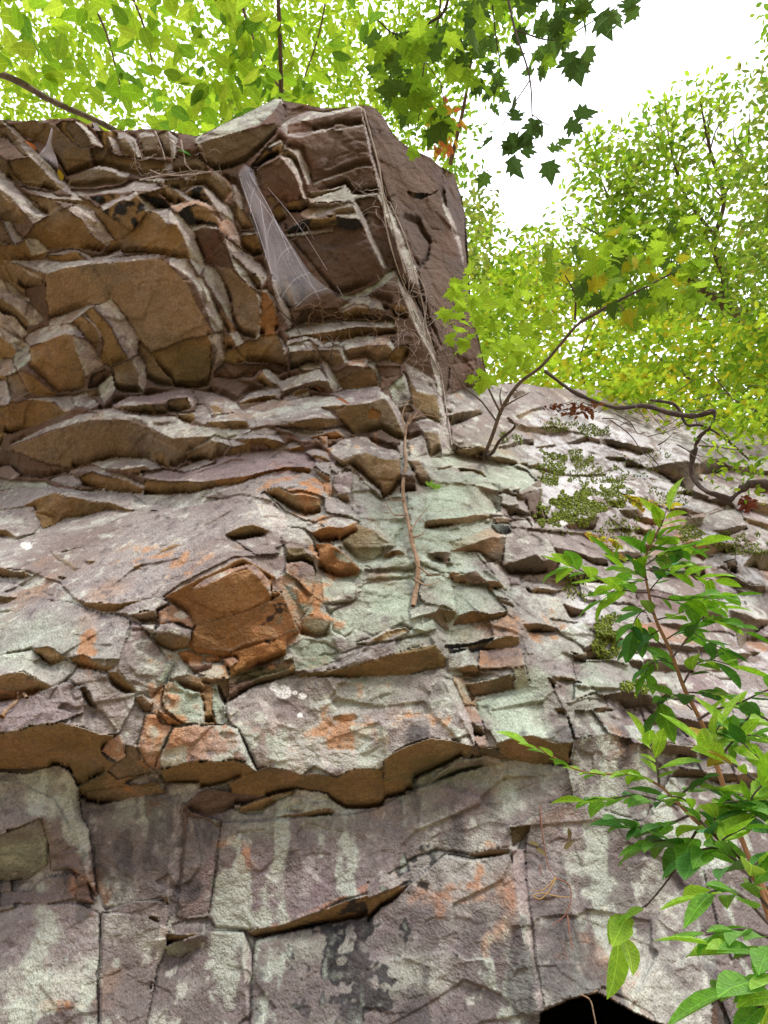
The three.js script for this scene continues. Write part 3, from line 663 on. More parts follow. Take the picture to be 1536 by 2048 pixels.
[200, 1000, 3.072, 6, `
*S: 380 590, 500 510, 660 430, 830 350, 960 350, 1070 430, 1130 470, 1080 480, 1000 410, 880 360, 820 390, 660 470, 510 540, 400 600
*U t-66 cr: 390 590, 510 530, 660 460, 830 380, 870 360, 1000 420, 1080 470, 1060 570, 1100 560, 1150 640, 1220 800, 1150 860, 1140 950, 1000 1010, 900 1050, 800 1090, 790 1000, 740 960, 600 940, 540 900, 580 780, 540 700, 450 640
*F cr: 570 540, 640 490, 780 430, 900 400, 960 410, 1050 490, 1050 590, 1030 570, 960 480, 900 420, 780 460, 640 530, 580 560
U cr: 570 560, 640 530, 780 460, 920 430, 1000 500, 1050 590, 1010 620, 880 680, 740 690, 600 640, 570 610
*D t-60 cr: 590 770, 880 690, 1050 620, 1130 570, 1160 640, 1220 800, 1040 860, 900 880, 800 940, 560 900
*U cr: 820 930, 1000 870, 1100 860, 1150 920, 1140 950, 1020 1010, 880 1040, 800 1080, 790 980
*R a40 cr: 1060 490, 1140 450, 1220 480, 1300 580, 1300 620, 1270 680, 1230 740, 1230 800, 1200 740, 1150 640, 1120 560, 1060 560
D cb: 1130 520, 1200 540, 1290 610, 1250 680, 1190 620
*F cr: 1140 390, 1240 370, 1310 410, 1320 500, 1300 590, 1220 500, 1140 450
*F a16: 1110 220, 1150 170, 1240 180, 1310 250, 1340 360, 1330 440, 1300 380, 1240 290, 1140 290
U: 1140 290, 1240 290, 1310 370, 1310 400, 1230 375, 1150 390
*F cp: 1270 690, 1320 590, 1380 640, 1420 730, 1400 780, 1330 700
D cr: 1230 760, 1280 700, 1340 700, 1410 760, 1400 830, 1330 850, 1230 820
*S: 830 250, 1000 230, 1060 280, 1110 330, 950 340
*U: 770 210, 880 160, 940 150, 1040 190, 1000 220, 900 240, 820 250
*R a35: 950 0, 1050 0, 1140 90, 1160 160, 1110 210, 1000 110
*F cr: 590 1060, 700 1010, 780 1010, 790 1090, 680 1100
*F cr: 750 980, 830 960, 850 990, 790 1030
*D cr: 480 940, 540 920, 640 960, 620 1010, 540 1020
*D cr: 640 960, 740 960, 740 1000, 650 1000
*U t-36 cd: 540 1020, 700 1000, 680 1040, 580 1070
*D: 430 1100, 540 1060, 620 1100, 640 1180, 520 1160
*F cg: 400 1130, 500 1150, 610 1180, 640 1250, 640 1380, 520 1370, 440 1300, 380 1240
*D: 640 1160, 690 1150, 700 1370, 640 1370
*R a30 cg: 690 1150, 740 1200, 780 1370, 720 1370, 700 1260
*D: 710 1110, 790 1100, 790 1180, 770 1260, 730 1180
*U: 370 1300, 430 1310, 500 1370, 420 1390
*F cg: 1170 900, 1250 850, 1390 880, 1480 940, 1400 960, 1330 970, 1200 960
*S cg: 1200 1000, 1390 950, 1470 990, 1300 1040, 1200 1050
*U t-40 cd: 790 1090, 900 1060, 1100 1000, 1190 960, 1200 1020, 1100 1060, 1000 1080, 800 1140
`],
[0, 1260, 3.84, -18, `
*S: -100 200, 150 170, 250 160, 330 260, 400 280, 500 230, 590 280, 560 330, 490 400, 440 450, 390 450, 280 370, 180 310, 90 330, -100 380
U: -100 380, 90 330, 180 320, 400 440, 300 470, 180 520, -100 570
*U: 250 155, 370 130, 510 220, 400 275, 340 240
*U: 540 220, 640 195, 800 280, 880 280, 830 320, 720 310, 600 290
*F t14 cp: -100 580, 150 530, 300 480, 500 400, 620 440, 650 560, 640 640, 440 710, 240 740, 120 780, -100 800
U: -100 810, 120 780, 300 730, 480 710, 640 760, 770 800, 880 820, 780 940, 820 990, 890 1020, 820 1080, 620 1190, 500 1040, 430 1040, 240 1060, -100 1060
*F t14 a-6: 540 380, 600 310, 720 310, 820 340, 860 430, 960 490, 1040 500, 1040 580, 960 700, 920 790, 870 810, 790 700, 740 590, 680 470, 600 430
*U: 610 440, 650 450, 740 570, 750 600, 690 580
*F a-4: 640 560, 700 590, 780 620, 900 780, 880 810, 760 800, 640 750, 500 720, 640 640
*F cr: 780 930, 820 870, 910 810, 980 900, 970 980, 890 1010
*U: 830 320, 900 330, 1050 480, 960 490, 870 430
*F a14 cp: 900 300, 940 150, 1020 0, 1110 0, 1230 150, 1290 250, 1250 380, 1170 520, 1060 480, 960 380
R cg: 1290 240, 1350 240, 1250 440, 1180 480
*U: 1040 520, 1100 500, 1160 570, 1160 630, 1100 630
*F a2: 940 740, 1040 560, 1120 650, 1080 850, 1030 900, 960 880, 920 800
*F a10 cr: 1060 900, 1120 650, 1200 650, 1240 720, 1330 740, 1260 870, 1220 1000, 1190 1080, 1120 1020
*U: 960 880, 1060 900, 1080 1000, 1170 1090, 900 1150, 820 1080, 960 980
*F cg: 1280 400, 1350 390, 1450 480, 1536 590, 1536 720, 1400 710, 1260 600
U: 1220 620, 1290 650, 1400 715, 1340 740, 1250 690
*F a0 cr #rusty: 1190 1080, 1220 980, 1340 750, 1536 720, 1536 1000, 1440 1020, 1300 1050
U: 1230 1080, 1400 1020, 1536 1000, 1536 1170, 1260 1170
`],
];
// ---------------------------------------------------------------- the cliff: facets -> slopes -> one consistent surface -> blocks
const DOM = { x0: -150, y0: 150, x1: 1690, y1: 2180 };
const LW = DOM.x1 - DOM.x0, LH = DOM.y1 - DOM.y0;
const label = new Int16Array(LW * LH).fill(-1);
const facets = [], blocks = []; let open = 0;
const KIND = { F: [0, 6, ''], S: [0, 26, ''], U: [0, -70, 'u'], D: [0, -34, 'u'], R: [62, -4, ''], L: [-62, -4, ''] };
function fill(pts, v) {
  let lo = 1e9, hi = -1e9;
  for (const p of pts) { lo = Math.min(lo, p[1]); hi = Math.max(hi, p[1]); }
  for (let y = Math.max(0, Math.ceil(lo)); y <= Math.min(LH - 1, hi); y++) {
    const xs = [];
    for (let i = 0, n = pts.length; i < n; i++) {
      const a = pts[i], b = pts[(i + 1) % n];
      if ((a[1] <= y) !== (b[1] <= y)) xs.push(a[0] + (y - a[1]) / (b[1] - a[1]) * (b[0] - a[0]));
    }
    xs.sort((p, q) => p - q);
    for (let k = 0; k + 1 < xs.length; k += 2) for (let x = Math.max(0, Math.ceil(xs[k])); x <= Math.min(LW - 1, xs[k + 1]); x++) label[y * LW + x] = v;
  }
}
{ // courses of small blocks on the right-hand wall, under the outlines traced one by one
  let t = '';
  for (let y = 800; y < 1480;) {
    const h = rr(26, 52) * (0.75 + (y - 800) / 1100);
    for (let x = 885 + rr(0, 40); x < 1660;) {
      const w = rr(46, 130), k = 0.10 + 0.09 * sstep(1450, 850, y), Y = (X, o) => Math.round(y + k * (X - 900) + o + rr(-5, 5)), X = [x, x + w * 0.35, x + w * 0.7, x + w].map((v) => Math.round(v + rr(-5, 5)));
      const top = Y(X[1], -6), cut = rnd() < 0.62 ? h * rr(0.5, 0.74) : h * 0.98, sk = Math.round(rr(6, 16));
      if (y + k * (x - 900) > 785 + 0.12 * Math.max(0, x - 1050)) {
        t += `*S a${Math.round(rr(14, 40))} t${Math.round(rr(14, 34))}${rnd() < 0.18 ? ' cp' : rnd() < 0.1 ? ' cr' : ''}: ${X[0]},${Y(X[0], 0)} ${X[1]},${top} ${X[2]},${Y(X[2], -3)} ${X[3]},${Y(X[3], 2)} ${X[3] + sk},${Y(X[3], cut)} ${X[2] + sk},${Y(X[2], cut + rr(-4, 6))} ${X[1] + sk},${Y(X[1], cut - rr(0, 7))} ${X[0] + sk},${Y(X[0], cut)}\n`;
        if (cut < h * 0.9) t += `U: ${X[0] + sk},${Y(X[0], cut)} ${X[1] + sk},${Y(X[1], cut - 3)} ${X[2] + sk},${Y(X[2], cut)} ${X[3] + sk},${Y(X[3], cut - 2)} ${X[3] + sk + 4},${Y(X[3], h)} ${X[1] + sk + 4},${Y(X[1], h + 2)} ${X[0] + sk + 8},${Y(X[0], h)}\n`;
      }
      x += w;
    }
    y += h;
  }
  TRACE.splice(1, 0, [0, 0, 1, 25, t]);
}
for (const [ox, oy, s, az0, text] of TRACE) for (const line of text.split('\n')) {
  const m = line.trim().match(/^(\*?)([FSUDRL])([^:]*):(.*)$/);
  if (!m) continue;
  const id = m[3].match(/#(\w+)/)?.[1];
  let at0 = id && m[1] ? blocks.findIndex((b) => b.id === id) : -1;
  if (at0 < 0 && (m[1] || !blocks.length)) { blocks.push({ id, tint: rr(-1, 1), tint2: rr(-1, 1), ja: rr(-4, 4), jt: rr(-3, 3) }); at0 = blocks.length - 1; }
  if (m[1] || at0 >= 0) open = at0;
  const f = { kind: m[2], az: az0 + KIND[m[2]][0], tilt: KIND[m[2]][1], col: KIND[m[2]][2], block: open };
  for (const w of m[3].trim().split(/\s+/)) {
    if (w[0] === 'a') f.az = +w.slice(1);
    if (w[0] === 't') f.tilt = +w.slice(1);
    if (w[0] === 'c') f.col = w.slice(1);
  }
  if (f.kind === 'U' && az0 > 18) f.tilt -= 10;
  f.az += blocks[open].ja + (blocks[open].id ? 0 : rr(-2, 2)); f.tilt += blocks[open].jt + (blocks[open].id ? 0 : rr(-2, 2));
  const a = f.az * Math.PI / 180, t = f.tilt * Math.PI / 180;
  f.n = [Math.sin(a) * Math.cos(t), Math.sin(t), Math.cos(a) * Math.cos(t)];
  const q = m[4].trim().split(/[\s,]+/).map(Number), pts = [];
  for (let i = 0; i + 1 < q.length; i += 2) pts.push([ox + q[i] / s - DOM.x0, oy + q[i + 1] / s - DOM.y0]);
  fill(pts, facets.length);
  facets.push(f);
}
// ragged edges: the facet map is read through a small warp
const wob = (x, y, s) => 3 * fbm(x / 36, y / 36, s, 2) + 0.9 * noise(x / 8, y / 8, s + 40);
const warped = new Int16Array(LW * LH);
for (let y = 0; y < LH; y++) for (let x = 0; x < LW; x++) warped[y * LW + x] = label[clamp(Math.round(y + wob(x, y, 8.5)), 0, LH - 1) * LW + clamp(Math.round(x + wob(x, y, 1.5)), 0, LW - 1)];
const facing = (f, r) => { let [a, b, c] = facets[f].n; for (let it = 0; it < 40 && a * r[0] + b * r[1] + c * r[2] > -0.2; it++) { a -= 0.08 * r[0]; b -= 0.08 * r[1]; c -= 0.08 * r[2]; const l = 1 / Math.hypot(a, b, c); a *= l; b *= l; c *= l; } return [a, b, c]; };
function solveLevel(step, prev) {
  const W = Math.floor(LW / step) + 1, H = Math.floor(LH / step) + 1, N = W * H;
  const fac = new Int16Array(N), rx = new Float64Array(N * 3), nr = new Float64Array(N * 3), u = new Float64Array(N);
  for (let j = 0; j < H; j++) for (let i = 0; i < W; i++) {
    const k = j * W + i, x = i * step, y = j * step;
    const f = fac[k] = warped[Math.min(y, LH - 1) * LW + Math.min(x, LW - 1)], r = ray(x + DOM.x0, y + DOM.y0);
    rx[3 * k] = r[0]; rx[3 * k + 1] = r[1]; rx[3 * k + 2] = r[2];
    if (f < 0) continue;
    const [a, b, c] = facing(f, r);
    nr[3 * k] = a; nr[3 * k + 1] = b; nr[3 * k + 2] = c;
    u[k] = prev ? sample(prev, x / prev.step, y / prev.step) : Math.log(5);
  }
  // log depth(k) - log depth(l): the slopes met round the edge between them, weighted, so that outlines fall between points
  const seen = new Map();
  const step1 = (k, l) => {
    const rk = [rx[3 * k], rx[3 * k + 1], rx[3 * k + 2]], rl = [rx[3 * l], rx[3 * l + 1], rx[3 * l + 2]], i = k % W, j = (k - i) / W, across = l === k + 1, h = step / 2;
    seen.clear();
    for (let a = -1; a < 2; a++) for (let b = -1; b < 2; b++) {
      const x = clamp(Math.round((i + (across ? 0.5 : 0)) * step + a * h), 0, LW - 1), y = clamp(Math.round((j + (across ? 0 : 0.5)) * step + b * h), 0, LH - 1), f = warped[y * LW + x];
      if (f >= 0) seen.set(f, (seen.get(f) ?? 0) + (a ? 1 : 2) * (b ? 1 : 2));
    }
    let g = 0, w = 0;
    for (const [f, n] of seen) { const v = facing(f, rk), dk = v[0] * rk[0] + v[1] * rk[1] + v[2] * rk[2], dl = v[0] * rl[0] + v[1] * rl[1] + v[2] * rl[2]; if (dk < -0.02 && dl < -0.02) g += n * Math.log(dl / dk); w += n; }
    return w ? g / w : 0;
  };
  const gx = new Float64Array(N), gy = new Float64Array(N), ex = new Uint8Array(N), ey = new Uint8Array(N), diag = new Float64Array(N), b = new Float64Array(N);
  const lam = 2e-6 * step * step, u0 = Math.log(5);
  for (let j = 0; j < H; j++) for (let i = 0; i < W; i++) {
    const k = j * W + i;
    if (fac[k] < 0) continue;
    diag[k] += lam; b[k] += lam * u0;
    if (i + 1 < W && fac[k + 1] >= 0) { ex[k] = 1; const g = gx[k] = step1(k, k + 1); diag[k]++; diag[k + 1]++; b[k] += g; b[k + 1] -= g; }
    if (j + 1 < H && fac[k + W] >= 0) { ey[k] = 1; const g = gy[k] = step1(k, k + W); diag[k]++; diag[k + W]++; b[k] += g; b[k + W] -= g; }
  }
  const A = (p, q) => {
    for (let k = 0; k < N; k++) q[k] = diag[k] * p[k];
    for (let k = 0; k < N; k++) {
      if (ex[k]) { q[k] -= p[k + 1]; q[k + 1] -= p[k]; }
      if (ey[k]) { q[k] -= p[k + W]; q[k + W] -= p[k]; }
    }
  };
  const r = new Float64Array(N), p = new Float64Array(N), q = new Float64Array(N), z = new Float64Array(N);
  A(u, q);
  let rz = 0, rz0;
  for (let k = 0; k < N; k++) { r[k] = b[k] - q[k]; z[k] = diag[k] ? r[k] / diag[k] : 0; p[k] = z[k]; rz += r[k] * z[k]; }
  rz0 = rz;
  const most = prev ? (step < 4 ? 200 : 420) : 1500;
  for (let it = 0; it < most && rz > 1e-9 * rz0; it++) {
    A(p, q);
    let pq = 0; for (let k = 0; k < N; k++) pq += p[k] * q[k];
    const al = rz / pq; let nz = 0;
    for (let k = 0; k < N; k++) { u[k] += al * p[k]; r[k] -= al * q[k]; z[k] = diag[k] ? r[k] / diag[k] : 0; nz += r[k] * z[k]; }
    const be = nz / rz; rz = nz;
    for (let k = 0; k < N; k++) p[k] = z[k] + be * p[k];
  }
  return { W, H, step, fac, u, rx, nr };
}
function sample(g, x, y) { // bilinear log depth, using only points on the rock
  const X = Math.min(g.W - 2, Math.floor(x)), Y = Math.min(g.H - 2, Math.floor(y)), a = x - X, b = y - Y;
  let s = 0, w = 0;
  for (const [i, j, c] of [[0, 0, (1 - a) * (1 - b)], [1, 0, a * (1 - b)], [0, 1, (1 - a) * b], [1, 1, a * b]]) {
    const k = (Y + j) * g.W + X + i;
    if (g.fac[k] >= 0) { s += (c + 1e-4) * g.u[k]; w += c + 1e-4; }
  }
  return w ? s / w : Math.log(5);
}
let G = null;
for (const st of [16, 8, 4, 2]) G = solveLevel(st, G);
const rockDepth = (px, py) => Math.exp(sample(G, clamp((px - DOM.x0) / G.step, 0, G.W - 2), clamp((py - DOM.y0) / G.step, 0, G.H - 2)));
const onRock = (px, py, off = 0) => at(px, py, rockDepth(px, py) - off);
// ---------------------------------------------------------------- rock surface: relief, colours, one mesh per block
const { W, H } = G, NN = W * H, pos = new Float32Array(NN * 3), nor = new Float32Array(NN * 3), col = new Float32Array(NN * 3), uv = new Float32Array(NN * 2);
function chip(x, y, z, fx, fy, slope) { // broken faces: each cell is a small plane tilted its own way
  const sx = x * fx, sy = y * fy, sz = z * fx, X = Math.floor(sx), Y = Math.floor(sy), Z = Math.floor(sz); let best = 9, p = 0, q = 0, r = 0, bx = 0, by = 0, bz = 0;
  for (let i = -1; i < 2; i++) for (let j = -1; j < 2; j++) for (let k = -1; k < 2; k++) {
    const a = X + i, b = Y + j, c = Z + k, dx = sx - a - hash3(a, b, c), dy = sy - b - hash3(b, c, a + 7), dz = sz - c - hash3(c, a, b + 13), d = dx * dx + dy * dy + dz * dz;
    if (d < best) { best = d; p = a; q = b; r = c; bx = dx; by = dy; bz = dz; }
  }
  return slope * ((hash3(p + 1, q, r) - 0.5) * bx / fx + (hash3(p, q + 2, r) - 0.5) * by / fy * 1.6 + (hash3(p, q, r + 3) - 0.5) * bz / fx + 0.07 * (hash3(p + 5, q + 5, r) - 0.5) / fx);
}
const inRock = (k) => G.fac[k] >= 0;
{
  for (let k = 0; k < NN; k++) if (inRock(k)) { const d = Math.exp(G.u[k]); for (let c = 0; c < 3; c++) pos[3 * k + c] = EYE.getComponent(c) + G.rx[3 * k + c] * d; }
  const lipAt = (k, f) => f && f.kind !== 'U' && inRock(k + W) && facets[G.fac[k + W]].kind === 'U';
  const dis = new Float32Array(NN), outs = new Float32Array(NN);
  for (let j = 0; j < H; j++) for (let i = 0; i < W; i++) {
    const k = j * W + i;
    if (!inRock(k)) continue;
    const x = pos[3 * k], y = pos[3 * k + 1], z = pos[3 * k + 2], f = facets[G.fac[k]], under = f.kind === 'U' || f.kind === 'D';
    // bedding-parallel ripples, chips and grain; joints between blocks lie back a little
    const lay = y + 0.05 * noise(x * 1.1, y, z * 1.1), low = sstep(1480, 1600, DOM.y0 + j * G.step), rough = (f.col === 'd' ? 0.85 : under ? 0.6 : 1) * (1 - 0.45 * low);
    let d = 0.045 * (1 - 0.4 * low) * fbm(x * 1.6, y * 2.2, z * 1.6, 3) + 0.012 * rough * fbm(x * 8, lay * 17, z * 8, 3);
    d += rough * (chip(x, lay, z, 2.1, 3.4, 0.17) + chip(x + 7, lay + 3, z, 5.5, 9, 0.2) + 0.8 * chip(x + 3, lay, z + 9, 13, 22, 0.24));
    const ck = (f.col === 'd' ? 0.7 : 1) * Math.abs(noise(x * 2.2 + 0.5 * noise(x * 7, y * 7, z * 7), y * 3.1, z * 2.2 + 50)), cm = noise(x * 1.3, y * 1.3, z * 1.3 + 70);
    if (cm > (f.col === 'd' ? -0.1 : 0.12)) d -= 0.02 * sstep(0.022, 0.004, ck);
    const near = (m) => inRock(m) && facets[G.fac[m]].block !== f.block;
    if (i > 0 && j > 0 && i < W - 1 && j < H - 1 && (near(k - 1) || near(k + 1) || near(k - W) || near(k + W)) && !lipAt(k, f) && !lipAt(k - W, facets[G.fac[k - W]])) d -= 0.032 * sstep(-0.05, 0.5, noise(x * 4, y * 4, z * 4)) * (0.75 + 0.25 * noise(x * 7, y * 7, z * 7));
    if (f.col === 'h') d = [k - 1, k + 1, k - W, k + W].some((q) => inRock(q) && facets[G.fac[q]].col !== 'h') ? -0.08 : -1.1;
    if (f.kind === 'U' || f.kind === 'D') { // the back of an overhang runs into a dark crevice
      let up = 1, dn = 1;
      while (up < 12 && j - up >= 0 && inRock(k - up * W) && facets[G.fac[k - up * W]].block === f.block && facets[G.fac[k - up * W]].kind === f.kind) up++;
      while (dn < 8 && j + dn < H && G.fac[k + dn * W] === G.fac[k]) dn++;
      const q = k + dn * W;
      if (dn < 8 && j + dn < H && inRock(q) && facets[G.fac[q]].block !== f.block && facets[G.fac[q]].kind !== 'U') d -= 0.1 * (1 - (dn - 1) / 7) * sstep(2, 11, up) * sstep(-0.5, 0.3, noise(x * 3, y * 2, z * 3 + 90));
    }
    const out = blocks[f.block].out ??= (f.kind === 'R' ? 0.3 : 1) * rr(-0.035, 0.05);
    dis[k] = d; outs[k] = out;
    uv[2 * k] = x - 0.24 * z; uv[2 * k + 1] = y + 0.6 * z; // one slanted projection that suits fronts, flanks and undersides without a seam
  }
  for (let j = 0; j < H; j++) for (let i = 0; i < W; i++) { // soften single-point steps, then move the points
    const k = j * W + i;
    if (!inRock(k)) continue;
    let s = 0, w = 0;
    if (facets[G.fac[k]].col === 'h') { s = dis[k]; w = 1; } else
    for (let b = -1; b < 2; b++) for (let a = -1; a < 2; a++) { const q = k + b * W + a; if (i + a < 0 || i + a >= W || j + b < 0 || j + b >= H || !inRock(q) || facets[G.fac[q]].col === 'h' || (facets[G.fac[q]].kind === 'U') !== (facets[G.fac[k]].kind === 'U')) continue; const g = (a ? 1 : 2) * (b ? 1 : 2); s += g * dis[q]; w += g; }
    const move = 1.25 * s / w + outs[k]; // relief is laid in depth, so that outlines stay where they are
    for (let c = 0; c < 3; c++) pos[3 * k + c] -= G.rx[3 * k + c] * move;
    G.u[k] = Math.log(Math.exp(G.u[k]) - move);
  }
}
const PAINT = [ // stains and growth with a shape of their own: kind, centre, reach, strength
  ['g', 820, 1180, 200, 160, 0.75], ['g', 700, 1230, 160, 90, 0.7], ['g', 1080, 1420, 120, 130, 0.8], ['g', 870, 1020, 130, 80, 0.8], ['g', 950, 1560, 190, 80, 0.8],
  ['g', 200, 1350, 160, 60, 0.3], ['g', 60, 1280, 120, 60, 0.55], ['g', 990, 930, 110, 70, 0.5], ['g', 760, 1380, 260, 40, 0.55], ['g', 1230, 1330, 130, 60, 0.5],
  ['g', 560, 1640, 160, 40, 0.5], ['g', 90, 1580, 130, 50, 0.6], ['g', 270, 1640, 60, 40, 0.6], ['g', 1250, 1700, 90, 160, 0.55], ['g', 820, 1980, 60, 120, 0.6], ['g', 650, 1880, 90, 50, 0.6],
  ['m', 700, 1310, 140, 26, 0.6], ['m', 640, 1350, 220, 22, 0.5], ['m', 870, 1550, 130, 36, 0.55], ['m', 620, 1640, 60, 20, 0.5],
  ['o', 176, 1312, 22, 62, 0.8], ['o', 430, 1500, 100, 50, 0.55], ['o', 320, 1480, 60, 120, 0.5], ['o', 170, 1760, 40, 50, 0.8], ['o', 112, 2012, 60, 16, 0.75], ['o', 560, 1250, 120, 70, 0.5], ['o', 700, 1350, 160, 60, 0.25],
  ['o', 840, 1480, 90, 40, 0.4], ['o', 860, 1830, 80, 70, 0.45], ['o', 1170, 1860, 90, 110, 0.45], ['o', 1060, 1250, 70, 40, 0.4], ['o', 560, 960, 120, 60, 0.35], ['o', 620, 1000, 60, 50, 0.5],
  ['o', 330, 1130, 120, 40, 0.45], ['o', 60, 1420, 90, 40, 0.45], ['o', 640, 1150, 50, 90, 0.7], ['o', 780, 1460, 160, 50, 0.4], ['o', 460, 1720, 60, 60, 0.35], ['o', 1000, 1820, 70, 120, 0.5], ['o', 1330, 1080, 90, 50, 0.5], ['o', 720, 880, 160, 30, 0.35],
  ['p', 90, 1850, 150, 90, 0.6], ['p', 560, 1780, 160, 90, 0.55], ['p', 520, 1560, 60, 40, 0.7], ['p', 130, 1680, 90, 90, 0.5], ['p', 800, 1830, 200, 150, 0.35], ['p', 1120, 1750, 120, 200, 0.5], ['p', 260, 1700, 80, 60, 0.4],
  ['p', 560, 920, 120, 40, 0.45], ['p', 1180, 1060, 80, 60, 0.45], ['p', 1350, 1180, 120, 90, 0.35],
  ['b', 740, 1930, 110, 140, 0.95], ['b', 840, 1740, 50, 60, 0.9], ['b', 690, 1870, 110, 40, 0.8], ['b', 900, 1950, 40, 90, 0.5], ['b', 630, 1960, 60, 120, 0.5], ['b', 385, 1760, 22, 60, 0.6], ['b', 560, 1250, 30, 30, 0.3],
  ['w', 1230, 930, 160, 90, 0.85], ['w', 1150, 880, 110, 70, 0.6], ['w', 1290, 1010, 120, 60, 0.5], ['w', 1480, 1120, 80, 80, 0.6], ['w', 1190, 1230, 60, 70, 0.6], ['w', 1400, 870, 130, 50, 0.5], ['w', 1500, 1330, 60, 100, 0.5],
];
const SPOTS = [[566, 1384, 16, 12], [548, 1374, 8, 8], [605, 1392, 8, 6], [600, 1430, 5, 5], [52, 1091, 11, 8], [590, 1385, 5, 4], [1280, 1315, 14, 8], [1175, 1165, 18, 8], [1130, 1045, 10, 6]];
{
  const mix = (c, t, k) => { c[0] += (t[0] - c[0]) * k; c[1] += (t[1] - c[1]) * k; c[2] += (t[2] - c[2]) * k; };
  for (let j = 0; j < H; j++) for (let i = 0; i < W; i++) {
    const k = j * W + i;
    if (!inRock(k)) continue;
    const x = pos[3 * k], y = pos[3 * k + 1], z = pos[3 * k + 2], f = facets[G.fac[k]], b = blocks[f.block], X = DOM.x0 + i * G.step, Y = DOM.y0 + j * G.step;
    const nA = fbm(x * 1.3, y * 1.3, z * 1.3, 3), nB = fbm(x * 4.2 + 9, y * 5.5, z * 4.2, 3), nC = fbm(x * 15, y * 17, z * 15 + 4, 3), nD = noise(x * 55, y * 55, z * 55), nS = fbm(x * 9, y * 1.1, z * 9 + 30, 3);
    let c;
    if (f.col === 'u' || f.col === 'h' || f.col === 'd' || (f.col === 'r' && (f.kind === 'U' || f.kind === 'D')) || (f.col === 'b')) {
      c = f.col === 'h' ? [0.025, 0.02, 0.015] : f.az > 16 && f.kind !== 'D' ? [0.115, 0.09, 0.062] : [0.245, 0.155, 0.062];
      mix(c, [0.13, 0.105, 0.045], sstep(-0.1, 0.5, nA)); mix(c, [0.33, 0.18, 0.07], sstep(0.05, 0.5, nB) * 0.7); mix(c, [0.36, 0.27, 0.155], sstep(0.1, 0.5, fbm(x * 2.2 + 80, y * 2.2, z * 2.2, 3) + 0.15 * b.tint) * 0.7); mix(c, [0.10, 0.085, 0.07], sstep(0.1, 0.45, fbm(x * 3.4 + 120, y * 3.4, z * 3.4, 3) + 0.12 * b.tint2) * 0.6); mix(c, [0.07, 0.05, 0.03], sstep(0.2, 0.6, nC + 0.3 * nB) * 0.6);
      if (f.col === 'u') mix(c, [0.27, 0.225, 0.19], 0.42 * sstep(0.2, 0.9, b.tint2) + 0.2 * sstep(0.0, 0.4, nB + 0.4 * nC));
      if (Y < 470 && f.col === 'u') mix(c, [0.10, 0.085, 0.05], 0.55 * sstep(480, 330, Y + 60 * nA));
      if (f.col === 'h') c = [0.06, 0.045, 0.032];  // shade inside the hollow painted as a near-black stone colour
      if (f.col === 'd') { mix(c, [0.088, 0.054, 0.053], 0.74); mix(c, [0.14, 0.10, 0.085], 0.6 * sstep(0.05, 0.45, fbm(x * 2.3 + 5, y * 1.4, z * 2.3, 3))); mix(c, [0.13, 0.06, 0.035], 0.55 * sstep(0.1, 0.4, fbm(x * 3 + 25, y * 2.2, z * 3, 3))); }  // purple-brown stone, with the shade of recesses and back-lit prow put in
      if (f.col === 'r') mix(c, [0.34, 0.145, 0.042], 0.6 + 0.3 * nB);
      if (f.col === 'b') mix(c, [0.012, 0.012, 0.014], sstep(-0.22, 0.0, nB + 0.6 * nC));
    } else {
      c = [0.315, 0.288, 0.272];
      mix(c, [0.212, 0.17, 0.153], sstep(-0.15, 0.5, nA + 0.35 * b.tint)); { const low = Math.max(sstep(1500, 1720, Y + 60 * nA), sstep(1320, 1560, Y + 60 * nA) * sstep(980, 1120, X)); mix(c, [0.135, 0.113, 0.11], low * (0.72 + 0.22 * b.tint2)); } mix(c, [0.40, 0.40, 0.36], sstep(-0.05, 0.5, nB + 0.25 * b.tint2));  // purple stone low down, darkened in colour for shade from nearby trees
      mix(c, [0.36, 0.23, 0.14], sstep(0.15, 0.6, fbm(x * 3 + 40, y * 3, z * 3, 3)) * 0.7);
      if (f.kind === 'R' || f.kind === 'L') mix(c, [0.49, 0.44, 0.415], 0.6);  // flanks face the light; extra brightness put into their colour
      if (f.col === 'p') mix(c, [0.225, 0.158, 0.165], 0.62 + 0.4 * nB);
      if (f.col === 'r') mix(c, [0.42, 0.20, 0.085], clamp(0.6 + 0.9 * nB));
      if (f.col === 'g') mix(c, [0.35, 0.415, 0.325], clamp(0.55 + 1.1 * nB));
      if (f.col === 'w') mix(c, [0.52, 0.52, 0.54], sstep(-0.1, 0.12, nB + 0.7 * nC));
      mix(c, [0.50, 0.53, 0.47], sstep(0.12, 0.38, nC + 0.55 * nB + 0.12 * nD + 0.16 * b.tint2) * (Y > 1500 ? 0.55 : 0.7)); mix(c, [0.19, 0.15, 0.15], sstep(0.1, 0.4, fbm(x * 11 + 60, y * 14, z * 11, 3) - 0.3 * nB) * 0.5);
      mix(c, [0.12, 0.10, 0.10], sstep(0.22, 0.5, fbm(x * 21 + 3, y * 24, z * 21, 2) - 0.2 * nB) * 0.75);
    }
    const plain = !(f.kind === 'U');
    if (plain && f.col !== 'd' && f.col !== 'b') { let lip = 0; for (let s = 1; s < 5; s++) { const q = k + s * W; if (j + s < H && inRock(q) && facets[G.fac[q]].kind === 'U') { lip = 1 - (s - 1) / 5; break; } } if (lip) mix(c, [0.50, 0.45, 0.40], 0.4 * lip * sstep(-0.35, 0.15, nC + nB)); }  // pale worn edge along lips, with a rim highlight painted in
